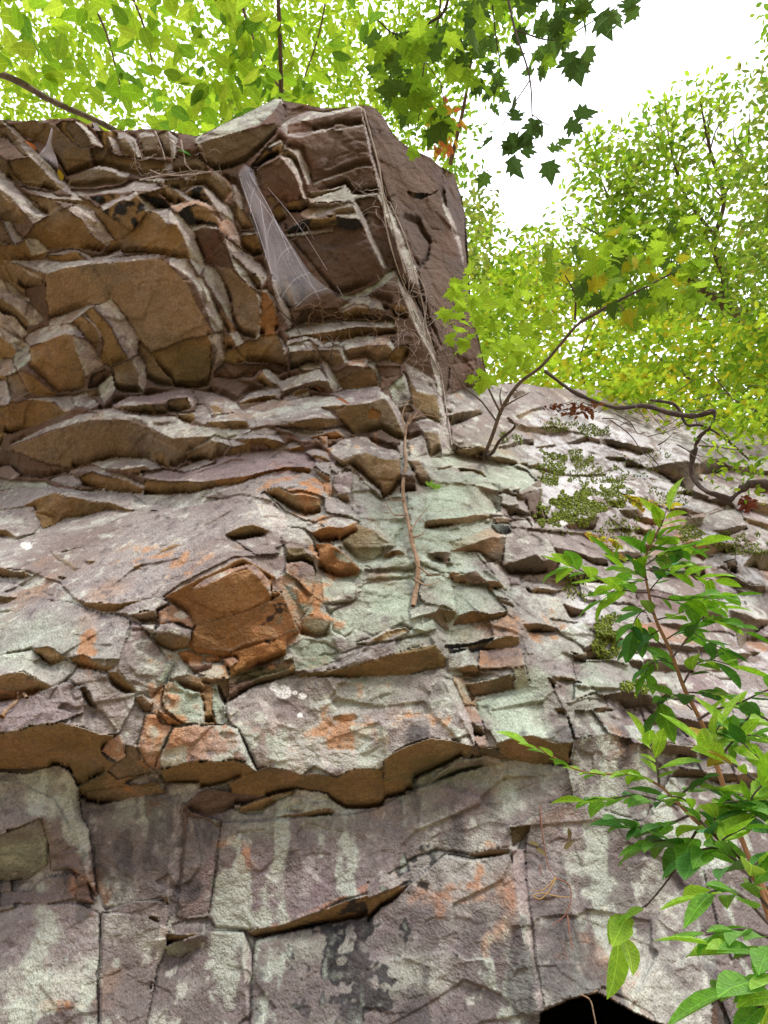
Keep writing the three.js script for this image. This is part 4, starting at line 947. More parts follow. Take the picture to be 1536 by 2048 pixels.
    for (const [kind, cx, cy, ax, ay, s] of PAINT) {
      const e = ((X - cx) / ax) ** 2 + ((Y - cy) / ay) ** 2;
      if (e > 2.2) continue;
      const w = s * sstep(1.6, 0.1, e);
      if (kind === 'g' && plain) mix(c, [0.37, 0.445, 0.35], w * clamp(0.55 + 1.3 * (nB + 0.4 * nS)));
      if (kind === 'm') mix(c, [0.07, 0.105, 0.022], w * sstep(-0.15, 0.25, nB + 0.5 * nC));
      if (kind === 'o') mix(c, [0.40, 0.195, 0.08], 0.85 * sstep(0.28, 0.6, 0.66 * w + 0.62 * nB + 0.6 * nC));
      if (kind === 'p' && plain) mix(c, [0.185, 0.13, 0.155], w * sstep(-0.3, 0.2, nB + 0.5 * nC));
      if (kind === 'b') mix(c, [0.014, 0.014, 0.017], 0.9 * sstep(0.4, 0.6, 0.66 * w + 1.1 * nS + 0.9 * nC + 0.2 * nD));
      if (kind === 'w' && plain) mix(c, [0.58, 0.58, 0.60], w * sstep(-0.12, 0.04, nB * 0.7 + nC * 0.8));
    }
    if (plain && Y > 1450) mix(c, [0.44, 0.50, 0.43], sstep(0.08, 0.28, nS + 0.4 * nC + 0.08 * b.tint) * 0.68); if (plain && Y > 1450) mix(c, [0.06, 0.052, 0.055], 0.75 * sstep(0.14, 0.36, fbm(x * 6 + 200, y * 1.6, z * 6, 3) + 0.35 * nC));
    for (const [cx, cy, ax, ay] of SPOTS) { const e = ((X - cx) / ax) ** 2 + ((Y - cy) / ay) ** 2; if (e < 3) mix(c, [0.74, 0.75, 0.72], sstep(1.15, 0.85, e + 0.9 * nC)); }
    const v = 1 + 0.12 * b.tint + 0.13 * nD + 0.16 * nC;
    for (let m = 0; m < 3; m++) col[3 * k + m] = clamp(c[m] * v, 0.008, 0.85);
  }
}
{ // smooth normals of the finished relief
  const e1 = V(), e2 = V(), n = V(), P = (k) => V(pos[3 * k], pos[3 * k + 1], pos[3 * k + 2]);
  for (let j = 0; j + 1 < H; j++) for (let i = 0; i + 1 < W; i++) {
    const a = j * W + i, q = [a, a + 1, a + W + 1, a + W];
    if (!q.every(inRock)) continue;
    e1.copy(P(q[2])).sub(P(q[0])); e2.copy(P(q[3])).sub(P(q[1])); n.crossVectors(e1, e2).negate();
    for (const k of q) { nor[3 * k] += n.x; nor[3 * k + 1] += n.y; nor[3 * k + 2] += n.z; }
  }
  for (let k = 0; k < NN; k++) { const l = Math.hypot(nor[3 * k], nor[3 * k + 1], nor[3 * k + 2]) || 1; for (let c = 0; c < 3; c++) nor[3 * k + c] /= l; }
}
// grain of the stone: bump and speckle, tiled every 1.1 m
function tile(n, f) { const c = new Uint8Array(n * n * 4); for (let y = 0; y < n; y++) for (let x = 0; x < n; x++) { const v = f(x / n, y / n); for (let m = 0; m < 3; m++) c[(y * n + x) * 4 + m] = clamp(v[m] ?? v, 0, 1) * 255; c[(y * n + x) * 4 + 3] = 255; } const t = new THREE.DataTexture(c, n, n); t.wrapS = t.wrapT = THREE.RepeatWrapping; t.magFilter = THREE.LinearFilter; t.needsUpdate = true; return t; }
const ring = (u, v, f, s) => { const x = u * f, y = v * f, X = Math.floor(x), Y = Math.floor(y), a = x - X, b = y - Y, w = (i, j) => hash3(((X + i) % f + f) % f, ((Y + j) % f + f) % f, s * 31 + 5), p = a * a * (3 - 2 * a), q = b * b * (3 - 2 * b); return 2 * ((w(0, 0) * (1 - p) + w(1, 0) * p) * (1 - q) + (w(0, 1) * (1 - p) + w(1, 1) * p) * q) - 1; };
const rockBump = tile(1024, (u, v) => [0.5 + 0.2 * ring(u, v, 18, 3) + 0.17 * ring(u, v, 45, 20) + 0.16 * ring(u, v, 110, 40) + 0.12 * ring(u, v, 240, 70)]);
const rockSpeck = tile(1024, (u, v) => { const a = ring(u, v, 160, 11), b = ring(u, v, 330, 31), g = 0.9 + 0.09 * a + 0.07 * b; return [g, g * 0.99, g * 0.985]; });
for (const t of [rockBump, rockSpeck]) t.repeat.set(1 / 1.1, 1 / 1.1);
rockSpeck.colorSpace = THREE.SRGBColorSpace;
const rockMat = new THREE.MeshStandardMaterial({ name: 'weathered_sandstone', vertexColors: true, map: rockSpeck, bumpMap: rockBump, bumpScale: 0.013, roughness: 0.93, metalness: 0 });
rockMat.side = THREE.DoubleSide;
const cliff = new THREE.Group(); cliff.name = 'rock_cliff'; cliff.userData = { kind: 'structure', label: 'tall overhanging sandstone cliff of stacked and broken ledges' };
scene.add(cliff);
{
  const cellOf = blocks.map(() => []);
  for (let j = 0; j + 1 < H; j++) for (let i = 0; i + 1 < W; i++) { const a = j * W + i; if (inRock(a) && inRock(a + 1) && inRock(a + W) && inRock(a + W + 1)) cellOf[facets[G.fac[a]].block].push(a); }
  const whole = new Int32Array(NN).fill(-1);
  const all = cellOf.map((c, n) => ({ c, n })).filter((o) => o.c.length > 3);
  const count = {};
  for (const { c, n } of all) {
    const P = [], N = [], C = [], U = [], I = [], map = new Map(), mine = new Set(c);
    const vert = (k) => { let m = map.get(k); if (m === undefined) { m = P.length / 3; map.set(k, m); for (let d = 0; d < 3; d++) { P.push(pos[3 * k + d]); N.push(nor[3 * k + d]); C.push(col[3 * k + d]); } U.push(uv[2 * k], uv[2 * k + 1]); } return m; };
    const back = new Map();
    const deep = (k) => { let m = back.get(k); if (m === undefined) { m = P.length / 3; back.set(k, m); for (let d = 0; d < 3; d++) { P.push(pos[3 * k + d] + G.rx[3 * k + d] * 0.25); N.push(nor[3 * k + d]); C.push(col[3 * k + d]); } U.push(uv[2 * k], uv[2 * k + 1]); } return m; };
    for (const a of c) {
      const q = [vert(a), vert(a + 1), vert(a + W + 1), vert(a + W)];
      I.push(q[0], q[3], q[1], q[1], q[3], q[2]);
    }
    for (const a of c) for (const [o, p, r] of [[-1, a, a + W], [1, a + W + 1, a + 1], [-W, a + 1, a], [W, a + W, a + W + 1]]) if (!mine.has(a + o)) { const A = vert(p), B = vert(r), D = deep(p), E = deep(r); I.push(A, B, D, B, E, D); }
    const g = new THREE.BufferGeometry();
    g.setAttribute('position', new THREE.Float32BufferAttribute(P, 3)); g.setAttribute('normal', new THREE.Float32BufferAttribute(N, 3));
    g.setAttribute('color', new THREE.Float32BufferAttribute(C, 3)); g.setAttribute('uv', new THREE.Float32BufferAttribute(U, 2)); g.setIndex(I);
    const kinds = facets.filter((f) => f.block === n).map((f) => f.kind).join('');
    const name = c.length > 9000 ? 'rock_mass' : /S/.test(kinds) ? 'rock_slab' : /^[RL]/.test(kinds) ? 'rock_flake' : /^[UD]+$/.test(kinds) ? 'rock_overhang' : 'rock_block';
    count[name] = (count[name] ?? -1) + 1;
    const m = new THREE.Mesh(g, rockMat); m.name = count[name] ? name + '_' + String(count[name]).padStart(3, '0') : name;
    cliff.add(m);
  }
  console.log('blocks', all.length, JSON.stringify(count));
}
// ---------------------------------------------------------------- ground below, plateau above, foot of the cliff
{
  const litter = tile(512, (u, v) => { const a = ring(u, v, 30, 5), b = ring(u, v, 90, 8); return [0.54 + 0.14 * a + 0.12 * b, 0.46 + 0.12 * a + 0.1 * b, 0.33 + 0.08 * a + 0.08 * b]; });
  litter.colorSpace = THREE.SRGBColorSpace; litter.repeat.set(1 / 2.3, 1 / 2.3);
  const gm = new THREE.MeshStandardMaterial({ name: 'leaf_litter', map: litter, roughness: 1 });
  const sheet = (cols, rows, f) => {
    const P = [], U = [], I = [];
    for (let j = 0; j <= rows; j++) for (let i = 0; i <= cols; i++) { const p = f(i / cols, j / rows); P.push(...p); U.push(p[0], p[2]); }
    for (let j = 0; j < rows; j++) for (let i = 0; i < cols; i++) { const a = j * (cols + 1) + i; I.push(a, a + cols + 1, a + 1, a + 1, a + cols + 1, a + cols + 2); }
    const g = new THREE.BufferGeometry(); g.setAttribute('position', new THREE.Float32BufferAttribute(P, 3)); g.setAttribute('uv', new THREE.Float32BufferAttribute(U, 2)); g.setIndex(I); g.computeVertexNormals(); return g;
  };
  const far = (t) => { const s = t * 2 - 1; return Math.sign(s) * 150 * Math.pow(Math.abs(s), 2.6); };
  const ground = new THREE.Mesh(sheet(90, 90, (u, v) => { const x = far(u), z = far(v); return [x, 0.12 * fbm(x * 0.4, 3, z * 0.4, 3) - 0.05 * Math.max(0, z), z]; }), gm);
  ground.name = 'ground'; ground.userData.kind = 'structure'; scene.add(ground);
  const tops = [];
  for (let i = 0; i < W; i += 6) { let j = 0; while (j < H && !inRock(j * W + i)) j++; const k = j * W + i; tops.push([pos[3 * k], pos[3 * k + 1], pos[3 * k + 2]]); }
  const back = [0, 0.15, 0.6, 1.6, 4, 9, 20, 45, 90];
  const top = new THREE.Mesh(sheet(tops.length - 1, back.length - 1, (u, v) => {
    const t = tops[Math.round(u * (tops.length - 1))], b = back[Math.round(v * (back.length - 1))], s = Math.min(1, b / 9);
    return [t[0] * (1 + b * 0.05), t[1] + (7.8 - t[1]) * s * 0.6 + (b > 0.1 && b < 20 ? 0.1 * noise(t[0] * 2, b, 1) - 0.03 : 0) - 0.02 * b, t[2] - b];
  }), gm);
  top.material = gm.clone(); top.material.side = THREE.DoubleSide; top.name = 'plateau'; top.userData.kind = 'structure'; scene.add(top);
  const foot = sheet(Math.floor((W - 1) / 3), 12, (u, v) => {
    const i = Math.min(W - 1, Math.round(u * (W - 1) / 3) * 3); let j = H - 1; while (j > 0 && !inRock(j * W + i)) j--;
    const k = j * W + i, x = pos[3 * k], y = pos[3 * k + 1] + (-0.3 - pos[3 * k + 1]) * v, z = pos[3 * k + 2];
    return [x, y, z + 0.1 * fbm(x * 2, y * 4, z, 3) * Math.min(1, v * 4) + 0.25 * v];
  });
  foot.setAttribute('color', new THREE.Float32BufferAttribute(new Array(foot.attributes.position.count).fill([0.3, 0.25, 0.24]).flat(), 3));
  const fm = new THREE.Mesh(foot, rockMat); fm.name = 'rock_footing'; cliff.add(fm);
}
// ---------------------------------------------------------------- plants: leaf shapes, stems, builders
function fan(outline, cup, fold) { // flat outline round (0, .45) bent into a leaf
  const P = [], I = [], put = (x, y) => { P.push(x, y, fold * Math.abs(x) - cup * (y - 0.4) * (y - 0.4)); return P.length / 3 - 1; };
  const side = (s) => {
    const pts = [[0, 0], ...outline, [0, 1], [0, 0.66], [0, 0.33]].map(([x, y]) => new THREE.Vector2(x, y)), id = pts.map((p) => put(s * p.x, p.y));
    for (const t of THREE.ShapeUtils.triangulateShape(pts, [])) I.push(...(s > 0 ? [id[t[0]], id[t[1]], id[t[2]]] : [id[t[0]], id[t[2]], id[t[1]]]));
  };
  side(1); side(-1);
  const g = new THREE.BufferGeometry(); g.setAttribute('position', new THREE.Float32BufferAttribute(P, 3)); g.setIndex(I);
  g.setAttribute('uv', new THREE.Float32BufferAttribute(P.filter((_, i) => i % 3 < 2), 2)); g.computeVertexNormals(); return g;
}
const OVATE = [[0.09, 0.06], [0.19, 0.22], [0.235, 0.42], [0.20, 0.64], [0.11, 0.85]], LANCE = [[0.06, 0.08], [0.12, 0.28], [0.13, 0.52], [0.09, 0.76]], ROUND = [[0.14, 0.04], [0.27, 0.2], [0.32, 0.42], [0.26, 0.66], [0.12, 0.88]];
const MAPLE = [[0.14, 0.02], [0.33, 0.0], [0.27, 0.16], [0.52, 0.36], [0.33, 0.4], [0.44, 0.6], [0.22, 0.56], [0.13, 0.74]];
const POCKED = [[0.05, -0.02], [0.24, -0.05], [0.36, 0.05], [0.2, 0.15], [0.42, 0.22], [0.38, 0.3], [0.54, 0.4], [0.4, 0.44], [0.2, 0.42], [0.3, 0.55], [0.34, 0.68], [0.2, 0.6], [0.17, 0.74], [0.06, 0.8]];
const leafShape = { ovate: [fan(OVATE, 0.28, 0.18), fan(OVATE, 0.1, 0.3), fan(ROUND, 0.2, 0.12)], lance: [fan(LANCE, 0.3, 0.25), fan(OVATE, 0.35, 0.25)], maple: [fan(MAPLE, 0.25, 0.15), fan(MAPLE, 0.5, -0.12), fan(POCKED, 0.3, 0.2)] };
const veins = (() => { const n = 256, c = new Uint8Array(n * n * 4); for (let y = 0; y < n; y++) for (let x = 0; x < n; x++) { const u = ((x / n + 0.5) % 1) - 0.5, v = y / n, s = (v - Math.abs(u) * 0.9) * 9, e = Math.abs(s - Math.round(s)), k = Math.max(sstep(0.017, 0.006, Math.abs(u)), 0.45 * sstep(0.11, 0.03, e)), b = 0.8 + 0.07 * noise(x / 9, y / 9, 2) + 0.05 * noise(x / 3, y / 3, 4); c.set([clamp(b + 0.22 * k) * 255, clamp(b + 0.2 * k) * 255, clamp(b + 0.25 * k) * 255, 255], (y * n + x) * 4); } const t = new THREE.DataTexture(c, n, n); t.wrapS = t.wrapT = THREE.RepeatWrapping; t.magFilter = THREE.LinearFilter; t.colorSpace = THREE.SRGBColorSpace; t.needsUpdate = true; return t; })();
const leafMat = (name, color, gloss = 0.8, through = 0.5) => new THREE.MeshPhysicalMaterial({ name, map: veins, bumpMap: veins, bumpScale: 0.004, color: new THREE.Color().setRGB(...color), roughness: gloss, transmission: through, thickness: 0, specularIntensity: gloss > 0.75 ? 0.12 : 0.25, side: THREE.DoubleSide });
const barkMat = (name, a, b) => { const t = tile(128, (u, v) => { const n = 0.5 + 0.5 * ring(u, v, 9, 2) * 0.7 + 0.25 * ring(u, v, 40, 4); return [0, 1, 2].map((c) => Math.pow(a[c] + (b[c] - a[c]) * clamp(n), 1 / 2.2)); }); t.colorSpace = THREE.SRGBColorSpace; return new THREE.MeshStandardMaterial({ name, map: t, roughness: 0.95, bumpMap: t, bumpScale: 0.01 }); };
const BARK = barkMat('grey_brown_bark', [0.05, 0.035, 0.025], [0.17, 0.12, 0.085]), DARKBARK = barkMat('dark_bark', [0.03, 0.02, 0.018], [0.10, 0.065, 0.05]), PALE = barkMat('dry_pale_root', [0.22, 0.17, 0.14], [0.55, 0.48, 0.44]), ORANGE = barkMat('orange_brown_stem', [0.16, 0.07, 0.025], [0.30, 0.15, 0.06]), TAN = barkMat('tan_vine', [0.16, 0.10, 0.06], [0.36, 0.24, 0.15]);
function tube(points, r0, r1, sides = 6, wob = 0) { // a tapering stem through points
  const curve = new THREE.CatmullRomCurve3(points), n = Math.max(6, Math.min(90, points.length * 6)), fr = curve.computeFrenetFrames(n, false), P = [], U = [], I = [];
  for (let i = 0; i <= n; i++) {
    const t = i / n, p = curve.getPoint(t), r = (r0 + (r1 - r0) * t) * (1 + wob * noise(i * 0.7, r0 * 99, points.length));
    for (let k = 0; k <= sides; k++) { const a = k / sides * 2 * Math.PI, c = Math.cos(a) * r, s = Math.sin(a) * r; P.push(p.x + fr.normals[i].x * c + fr.binormals[i].x * s, p.y + fr.normals[i].y * c + fr.binormals[i].y * s, p.z + fr.normals[i].z * c + fr.binormals[i].z * s); U.push(k / sides, t * n * 0.2); }
  }
  for (let i = 0; i < n; i++) for (let k = 0; k < sides; k++) { const a = i * (sides + 1) + k; I.push(a, a + sides + 1, a + 1, a + 1, a + sides + 1, a + sides + 2); }
  const g = new THREE.BufferGeometry(); g.setAttribute('position', new THREE.Float32BufferAttribute(P, 3)); g.setAttribute('uv', new THREE.Float32BufferAttribute(U, 2)); g.setIndex(I); g.computeVertexNormals(); return g;
}
function thing(name, label, category, base, group) { const o = new THREE.Group(); o.name = numbered(name); o.position.copy(base); tag(o, label, category, group); scene.add(o); o.counts = {}; return o; }
function part(o, name, geo, mat) { const k = o.counts[name] = (o.counts[name] ?? -1) + 1, m = new THREE.Mesh(geo, mat); m.name = k ? name + '_' + String(k).padStart(3, '0') : name; o.add(m); return m; }
const stem = (o, name, pts, r0, r1, mat, sides, wob) => part(o, name, tube(pts.map((p) => p.clone().sub(o.position)), r0, r1, sides, wob), mat);
const px = (list, d) => { const out = []; for (let i = 0; i < list.length; i += 3) out.push(at(list[i], list[i + 1], d + list[i + 2])); return out; }; // x, y, depth offset
const Q = new THREE.Quaternion(), M4 = new THREE.Matrix4();
function pose(dir, up) { const y = dir.clone().normalize(), z = up.clone().addScaledVector(y, -up.dot(y)).normalize(), x = V().crossVectors(y, z); return new THREE.Quaternion().setFromRotationMatrix(M4.makeBasis(x, y, z)); }
function leaf(o, shape, mat, p, dir, up, size) { const m = part(o, 'leaf', shape, mat); m.position.copy(p).sub(o.position); m.quaternion.copy(pose(dir, up)); m.scale.setScalar(size); return m; }
const inPoly = (x, y, q) => { let c = false; for (let i = 0, j = q.length - 2; i < q.length; j = i, i += 2) if ((q[i + 1] > y) !== (q[j + 1] > y) && x < (q[j] - q[i]) * (y - q[i + 1]) / (q[j + 1] - q[i + 1]) + q[i]) c = !c; return c; };
// a crown of small leaves: clumps scattered through a volume, one part
function crown(o, name, { shape, mat, n, poly, near, deep, size, tones, keep, flat = 0.5, clump = 1, bunch = 14, rad = 0.3 }) {
  const xs = poly.filter((_, i) => i % 2 === 0), ys = poly.filter((_, i) => i % 2), x0 = Math.min(...xs), x1 = Math.max(...xs), y0 = Math.min(...ys), y1 = Math.max(...ys);
  const mesh = new THREE.InstancedMesh(shape, mat, n), c = new THREE.Color(), s = V(); let k = 0, tries = 0, left = 0, core = null;
  while (k < n && tries++ < n * 30) {
    if (!left) {
      const X = rr(x0, x1), Y = rr(y0, y1), d = near + deep * rnd();
      if (!inPoly(X, Y, poly)) continue;
      const q = at(X, Y, d), w = fbm(q.x * 0.8 + 3, q.y * 0.8, q.z * 0.8, 3) + 0.55 * fbm(q.x * 2.6, q.y * 2.6, q.z * 2.6, 2);
      if (w * clump < (keep ? keep(X, Y) : -0.1)) continue;
      core = q; left = Math.ceil(bunch * rr(0.4, 1.4));
    }
    left--;
    const ra = rad * Math.cbrt(rnd()), rb = rr(0, 6.283), rc = Math.acos(rr(-1, 1)), p = core.clone().add(V(ra * Math.sin(rc) * Math.cos(rb), ra * 0.6 * Math.cos(rc), ra * Math.sin(rc) * Math.sin(rb)));
    const up = V(rr(-1, 1), 1 / flat * 0.7, rr(-1, 1)).normalize(), a = rr(0, 6.283), dir = V(Math.cos(a), rr(-0.7, 0.1), Math.sin(a));
    const sz = size * rr(0.65, 1.3); s.setScalar(sz);
    mesh.setMatrixAt(k, M4.clone().compose(p.sub(o.position), pose(dir, up), s));
    const t = tones[Math.floor(rnd() * tones.length)], v = rr(0.8, 1.2); mesh.setColorAt(k, c.setRGB(t[0] * v, t[1] * v, t[2] * v)); k++;
  }
  mesh.count = k; mesh.name = name; mesh.userData.kind = 'stuff'; o.add(mesh); return mesh;
}
const white = leafMat('leaf', [1, 1, 1], 0.97, 0.6);
const LIME = [[0.52, 0.76, 0.04], [0.45, 0.70, 0.035], [0.60, 0.80, 0.06], [0.34, 0.60, 0.03]], MID = [[0.25, 0.46, 0.03], [0.32, 0.53, 0.035], [0.18, 0.37, 0.03], [0.42, 0.62, 0.04]], OLIVE = [[0.30, 0.42, 0.06], [0.38, 0.50, 0.08], [0.22, 0.33, 0.05], [0.46, 0.52, 0.08]], GOLD = [[0.62, 0.74, 0.04], [0.52, 0.72, 0.04], [0.38, 0.62, 0.03], [0.72, 0.68, 0.04]];
// ---------------------------------------------------------------- trees on the plateau and beyond
function tree(name, label, base, trunkPts, r0, limbs, crowns, bark = BARK, group) {
  const o = thing(name, label, 'tree', base, group);
  stem(o, 'trunk', trunkPts, r0, r0 * 0.45, bark, 9, 0.12);
  for (const [pts, a, b] of limbs) stem(o, 'limb', pts, a, b, bark, 6, 0.15);
  for (const c of crowns) crown(o, c.name ?? 'foliage', c);
  return o;
}
const S = leafShape;
// overhead on the left: big-leaved tree whose limbs reach over the lip
tree('broadleaf_tree', 'broadleaf tree with big lime green leaves leaning over the upper left cliff edge', V(-4.6, 7.7, -7.5),
  [V(-4.6, 7.4, -7.5), V(-4.3, 10, -7), V(-3.6, 13, -6), V(-2.8, 16, -4.8)], 0.2,
  [[px([-80, 120, 0, 30, 160, 0, 100, 200, 0, 200, 245, 0.1, 300, 300, 0.4, 380, 360, 0.9], 8.6), 0.036, 0.024], [px([470, -40, 0, 500, 60, 0, 540, 150, 0.2, 620, 230, 0.6], 10), 0.02, 0.012], [px([150, -60, 0, 210, 60, 0, 240, 170, 0], 10), 0.018, 0.008], [px([250, -40, 0, 290, 60, 0, 310, 160, 0], 9.5), 0.016, 0.007]],
  [{ shape: S.ovate[0], mat: white, n: 9500, poly: [-160, -160, 560, -160, 560, 280, 380, 330, -160, 290], near: 10.5, deep: 6, size: 0.1, tones: LIME, keep: (x, y) => -0.34 + 0.3 * sstep(150, 360, x) * sstep(280, 120, Math.abs(y - 60) + 60), flat: 0.55 },
    { name: 'near_foliage', shape: S.ovate[2], mat: white, n: 260, poly: [-160, -60, 620, -60, 600, 240, 380, 300, -160, 280], near: 7.8, deep: 1.4, size: 0.19, tones: LIME.concat(MID), keep: () => 0.02, bunch: 3, flat: 0.8 }]);
tree('broadleaf_tree', 'lime green broadleaf tree arching over the middle of the cliff top', V(-0.6, 7.8, -7.4),
  [V(-0.6, 7.4, -7.4), V(-0.5, 11, -7), V(-0.2, 15, -5.6)], 0.17,
  [[px([555, -30, 0, 560, 80, 0, 562, 170, 0.1, 562, 260, 0.5], 8.2), 0.018, 0.026], [px([660, -60, 0, 640, 60, 0, 600, 180, 0], 10.5), 0.016, 0.008]],
  [{ shape: S.ovate[1], mat: white, n: 8200, poly: [400, -160, 1000, -160, 980, 120, 840, 300, 700, 260, 420, 300], near: 10.5, deep: 6, size: 0.095, tones: LIME, keep: (x) => -0.16 + 0.16 * sstep(600, 900, x), flat: 0.55 },
    { name: 'near_foliage', shape: S.ovate[0], mat: white, n: 190, poly: [420, 20, 760, 0, 760, 210, 560, 200, 440, 250], near: 7.6, deep: 1.4, size: 0.17, bunch: 3, tones: LIME.concat(MID), keep: () => 0.0, flat: 0.85 }]);
tree('slender_tree', 'slender tree with pale sparse leaves between the cliff top and the open sky', V(1.6, 7.6, -8),
  [V(1.6, 7.3, -8), V(1.55, 10, -7.8), V(1.3, 13.5, -7)], 0.12,
  [[px([900, 330, 0, 930, 200, 0, 950, 60, 0, 960, -60, 0], 11), 0.03, 0.012]],
  [{ shape: S.ovate[0], mat: white, n: 1700, poly: [820, -160, 1080, -160, 1060, 60, 960, 200, 930, 420, 880, 400, 800, 250], near: 11.5, deep: 4, size: 0.12, tones: MID, keep: (x) => -0.12 + 0.15 * sstep(900, 1050, x), flat: 0.6 },
    { name: 'low_foliage', shape: S.ovate[0], mat: white, n: 420, poly: [905, 380, 960, 360, 985, 470, 990, 560, 950, 620, 930, 520], near: 10, deep: 2.5, size: 0.10, tones: OLIVE, keep: () => -0.1 }]);
// right: tall trees across the gap
tree('tall_tree', 'tall slender forked tree with open leaf clumps against the white sky', V(9.5, 3, -15.5),
  [at(1640, 760, 19), at(1540, 690, 18.6), at(1470, 625, 18.3), at(1410, 585, 18), at(1375, 545, 18)], 0.2,
  [[px([1440, 605, 0, 1450, 560, 0, 1428, 490, 0, 1448, 400, 0, 1420, 300, 0, 1400, 200, 0], 18.2), 0.11, 0.02], [px([1410, 585, 0, 1345, 545, 0, 1290, 500, 0, 1230, 420, 0, 1190, 330, 0], 18), 0.08, 0.015],
    [px([1428, 470, 0, 1370, 390, 0, 1340, 290, 0, 1330, 200, 0], 18), 0.05, 0.012], [px([1470, 625, 0, 1400, 640, 0, 1320, 646, 0, 1270, 630, 0], 18.3), 0.06, 0.02], [px([1440, 400, 0, 1490, 320, 0, 1500, 220, 0], 18.2), 0.04, 0.01], [px([1290, 500, 0, 1200, 470, 0, 1130, 430, 0], 18), 0.04, 0.01]],
  [{ shape: S.ovate[0], mat: white, n: 9500, poly: [1395, 160, 1460, 150, 1500, 330, 1536, 500, 1536, 640, 1200, 640, 1040, 560, 1030, 480, 1100, 440, 1080, 400, 1130, 350, 1170, 270, 1190, 250, 1250, 290, 1290, 200, 1340, 190], near: 16, deep: 4.5, size: 0.16, rad: 0.5, bunch: 26, tones: MID.concat(OLIVE, LIME), keep: (x, y) => 0.15 - 0.3 * sstep(250, 560, y), flat: 0.9, clump: 1.25 }]);
{ const o = scene.children.find((c) => c.name === 'tall_tree'); for (let i = 0; i < 26; i++) { const t = [[1428, 490], [1448, 400], [1420, 300], [1345, 545], [1290, 500], [1230, 420], [1370, 390], [1340, 290], [1400, 640], [1490, 320], [1200, 470]][i % 11], a = rr(-2.6, -0.4), l = rr(50, 120); stem(o, 'twig', px([t[0], t[1], 0, t[0] + Math.cos(a) * l * 0.5 + rr(-8, 8), t[1] + Math.sin(a) * l * 0.5, rr(-0.5, 0.5), t[0] + Math.cos(a + 0.3) * l, t[1] + Math.sin(a + 0.3) * l, rr(-0.8, 0.8)], 18.1), 0.022, 0.006, BARK, 4); } }
tree('leafy_tree', 'dense olive green tree cut off at the right edge beyond the gap', V(10.4, 3, -12),
  [V(10.4, 2, -12), V(10.3, 8, -12), V(10.2, 13, -11)], 0.25, [],
  [{ shape: S.ovate[0], mat: white, n: 6500, poly: [1496, 190, 1560, 120, 1800, 100, 1800, 900, 1500, 880, 1480, 560, 1500, 420, 1478, 330], near: 13, deep: 3.5, size: 0.13, tones: OLIVE.concat(MID), keep: (x) => -0.05 - 0.5 * sstep(1490, 1560, x), flat: 0.8 },
    { name: 'top_foliage', shape: S.ovate[0], mat: white, n: 300, poly: [1500, -80, 1700, -80, 1700, 110, 1540, 90, 1490, 70], near: 12, deep: 2, size: 0.11, tones: MID, keep: () => 0.02 }], DARKBARK);
tree('woodland_tree', 'yellow green woodland tree filling the gap behind the sapling', V(5.5, 5.8, -12.5),
  [V(5.5, 5, -12.5), V(5.3, 9, -12.3), V(5, 12, -12)], 0.14, [[px([1480, 880, 0, 1380, 760, 0, 1300, 700, 0, 1240, 610, 0], 13.5), 0.04, 0.012], [px([1180, 800, 0, 1160, 720, 0, 1190, 640, 0], 13), 0.02, 0.01], [px([1420, 850, 0, 1440, 760, 0, 1480, 690, 0], 13.5), 0.03, 0.01]],
  [{ shape: S.maple[0], mat: white, n: 8200, poly: [930, 560, 1040, 540, 1160, 620, 1300, 640, 1536, 660, 1700, 700, 1700, 960, 1400, 900, 1150, 830, 960, 790, 940, 700], near: 12, deep: 4.5, size: 0.11, tones: GOLD.concat(LIME), keep: (x, y) => -0.14 + 0.2 * sstep(800, 900, y), flat: 0.7 }]);
tree('thin_tree', 'thin pale leaved tree rising just behind the right edge of the prow', V(2.6, 6.2, -11),
  [V(2.6, 5.6, -11), V(2.5, 8, -10.8), V(2.3, 10.6, -10.4)], 0.07, [],
  [{ shape: S.ovate[0], mat: white, n: 1100, poly: [935, 460, 985, 440, 1010, 520, 1040, 580, 1010, 700, 960, 740, 945, 640], near: 11, deep: 3, size: 0.11, tones: MID.concat(LIME), keep: () => -0.12 },
    { name: 'side_foliage', shape: S.ovate[0], mat: white, n: 900, poly: [1020, 560, 1100, 480, 1160, 520, 1180, 640, 1080, 700, 1010, 660], near: 13, deep: 3, size: 0.11, tones: OLIVE.concat(GOLD), keep: () => -0.05 }]);
tree('understory_tree', 'bright green understory tree crowding the top of the right hand wall', V(6.8, 5.8, -10.5),
  [V(6.8, 5.2, -10.5), V(6.7, 7, -10.4), V(6.5, 9, -10.2)], 0.08, [[px([1536, 830, 0, 1470, 800, 0, 1420, 740, 0], 11), 0.02, 0.008]],
  [{ shape: S.ovate[1], mat: white, n: 2600, poly: [1180, 690, 1330, 660, 1536, 650, 1720, 680, 1720, 1010, 1536, 900, 1440, 860, 1300, 800, 1190, 770], near: 10.2, deep: 2.4, size: 0.12, tones: GOLD.concat(MID), keep: (x, y) => -0.1 + 0.16 * sstep(760, 860, y), flat: 0.6 },
    { name: 'ledge_foliage', shape: S.maple[0], mat: white, n: 900, poly: [1030, 740, 1180, 720, 1340, 770, 1536, 800, 1600, 880, 1400, 850, 1240, 830, 1100, 800], near: 8.6, deep: 1.4, size: 0.09, tones: GOLD.concat(LIME), keep: () => 0.0, flat: 0.7 },
    { name: 'low_foliage', shape: S.ovate[0], mat: white, n: 700, poly: [1400, 830, 1640, 820, 1640, 1020, 1490, 960, 1440, 915], near: 6.6, deep: 0.8, size: 0.07, tones: LIME.concat(MID), keep: () => 0.05, flat: 0.6 }]);

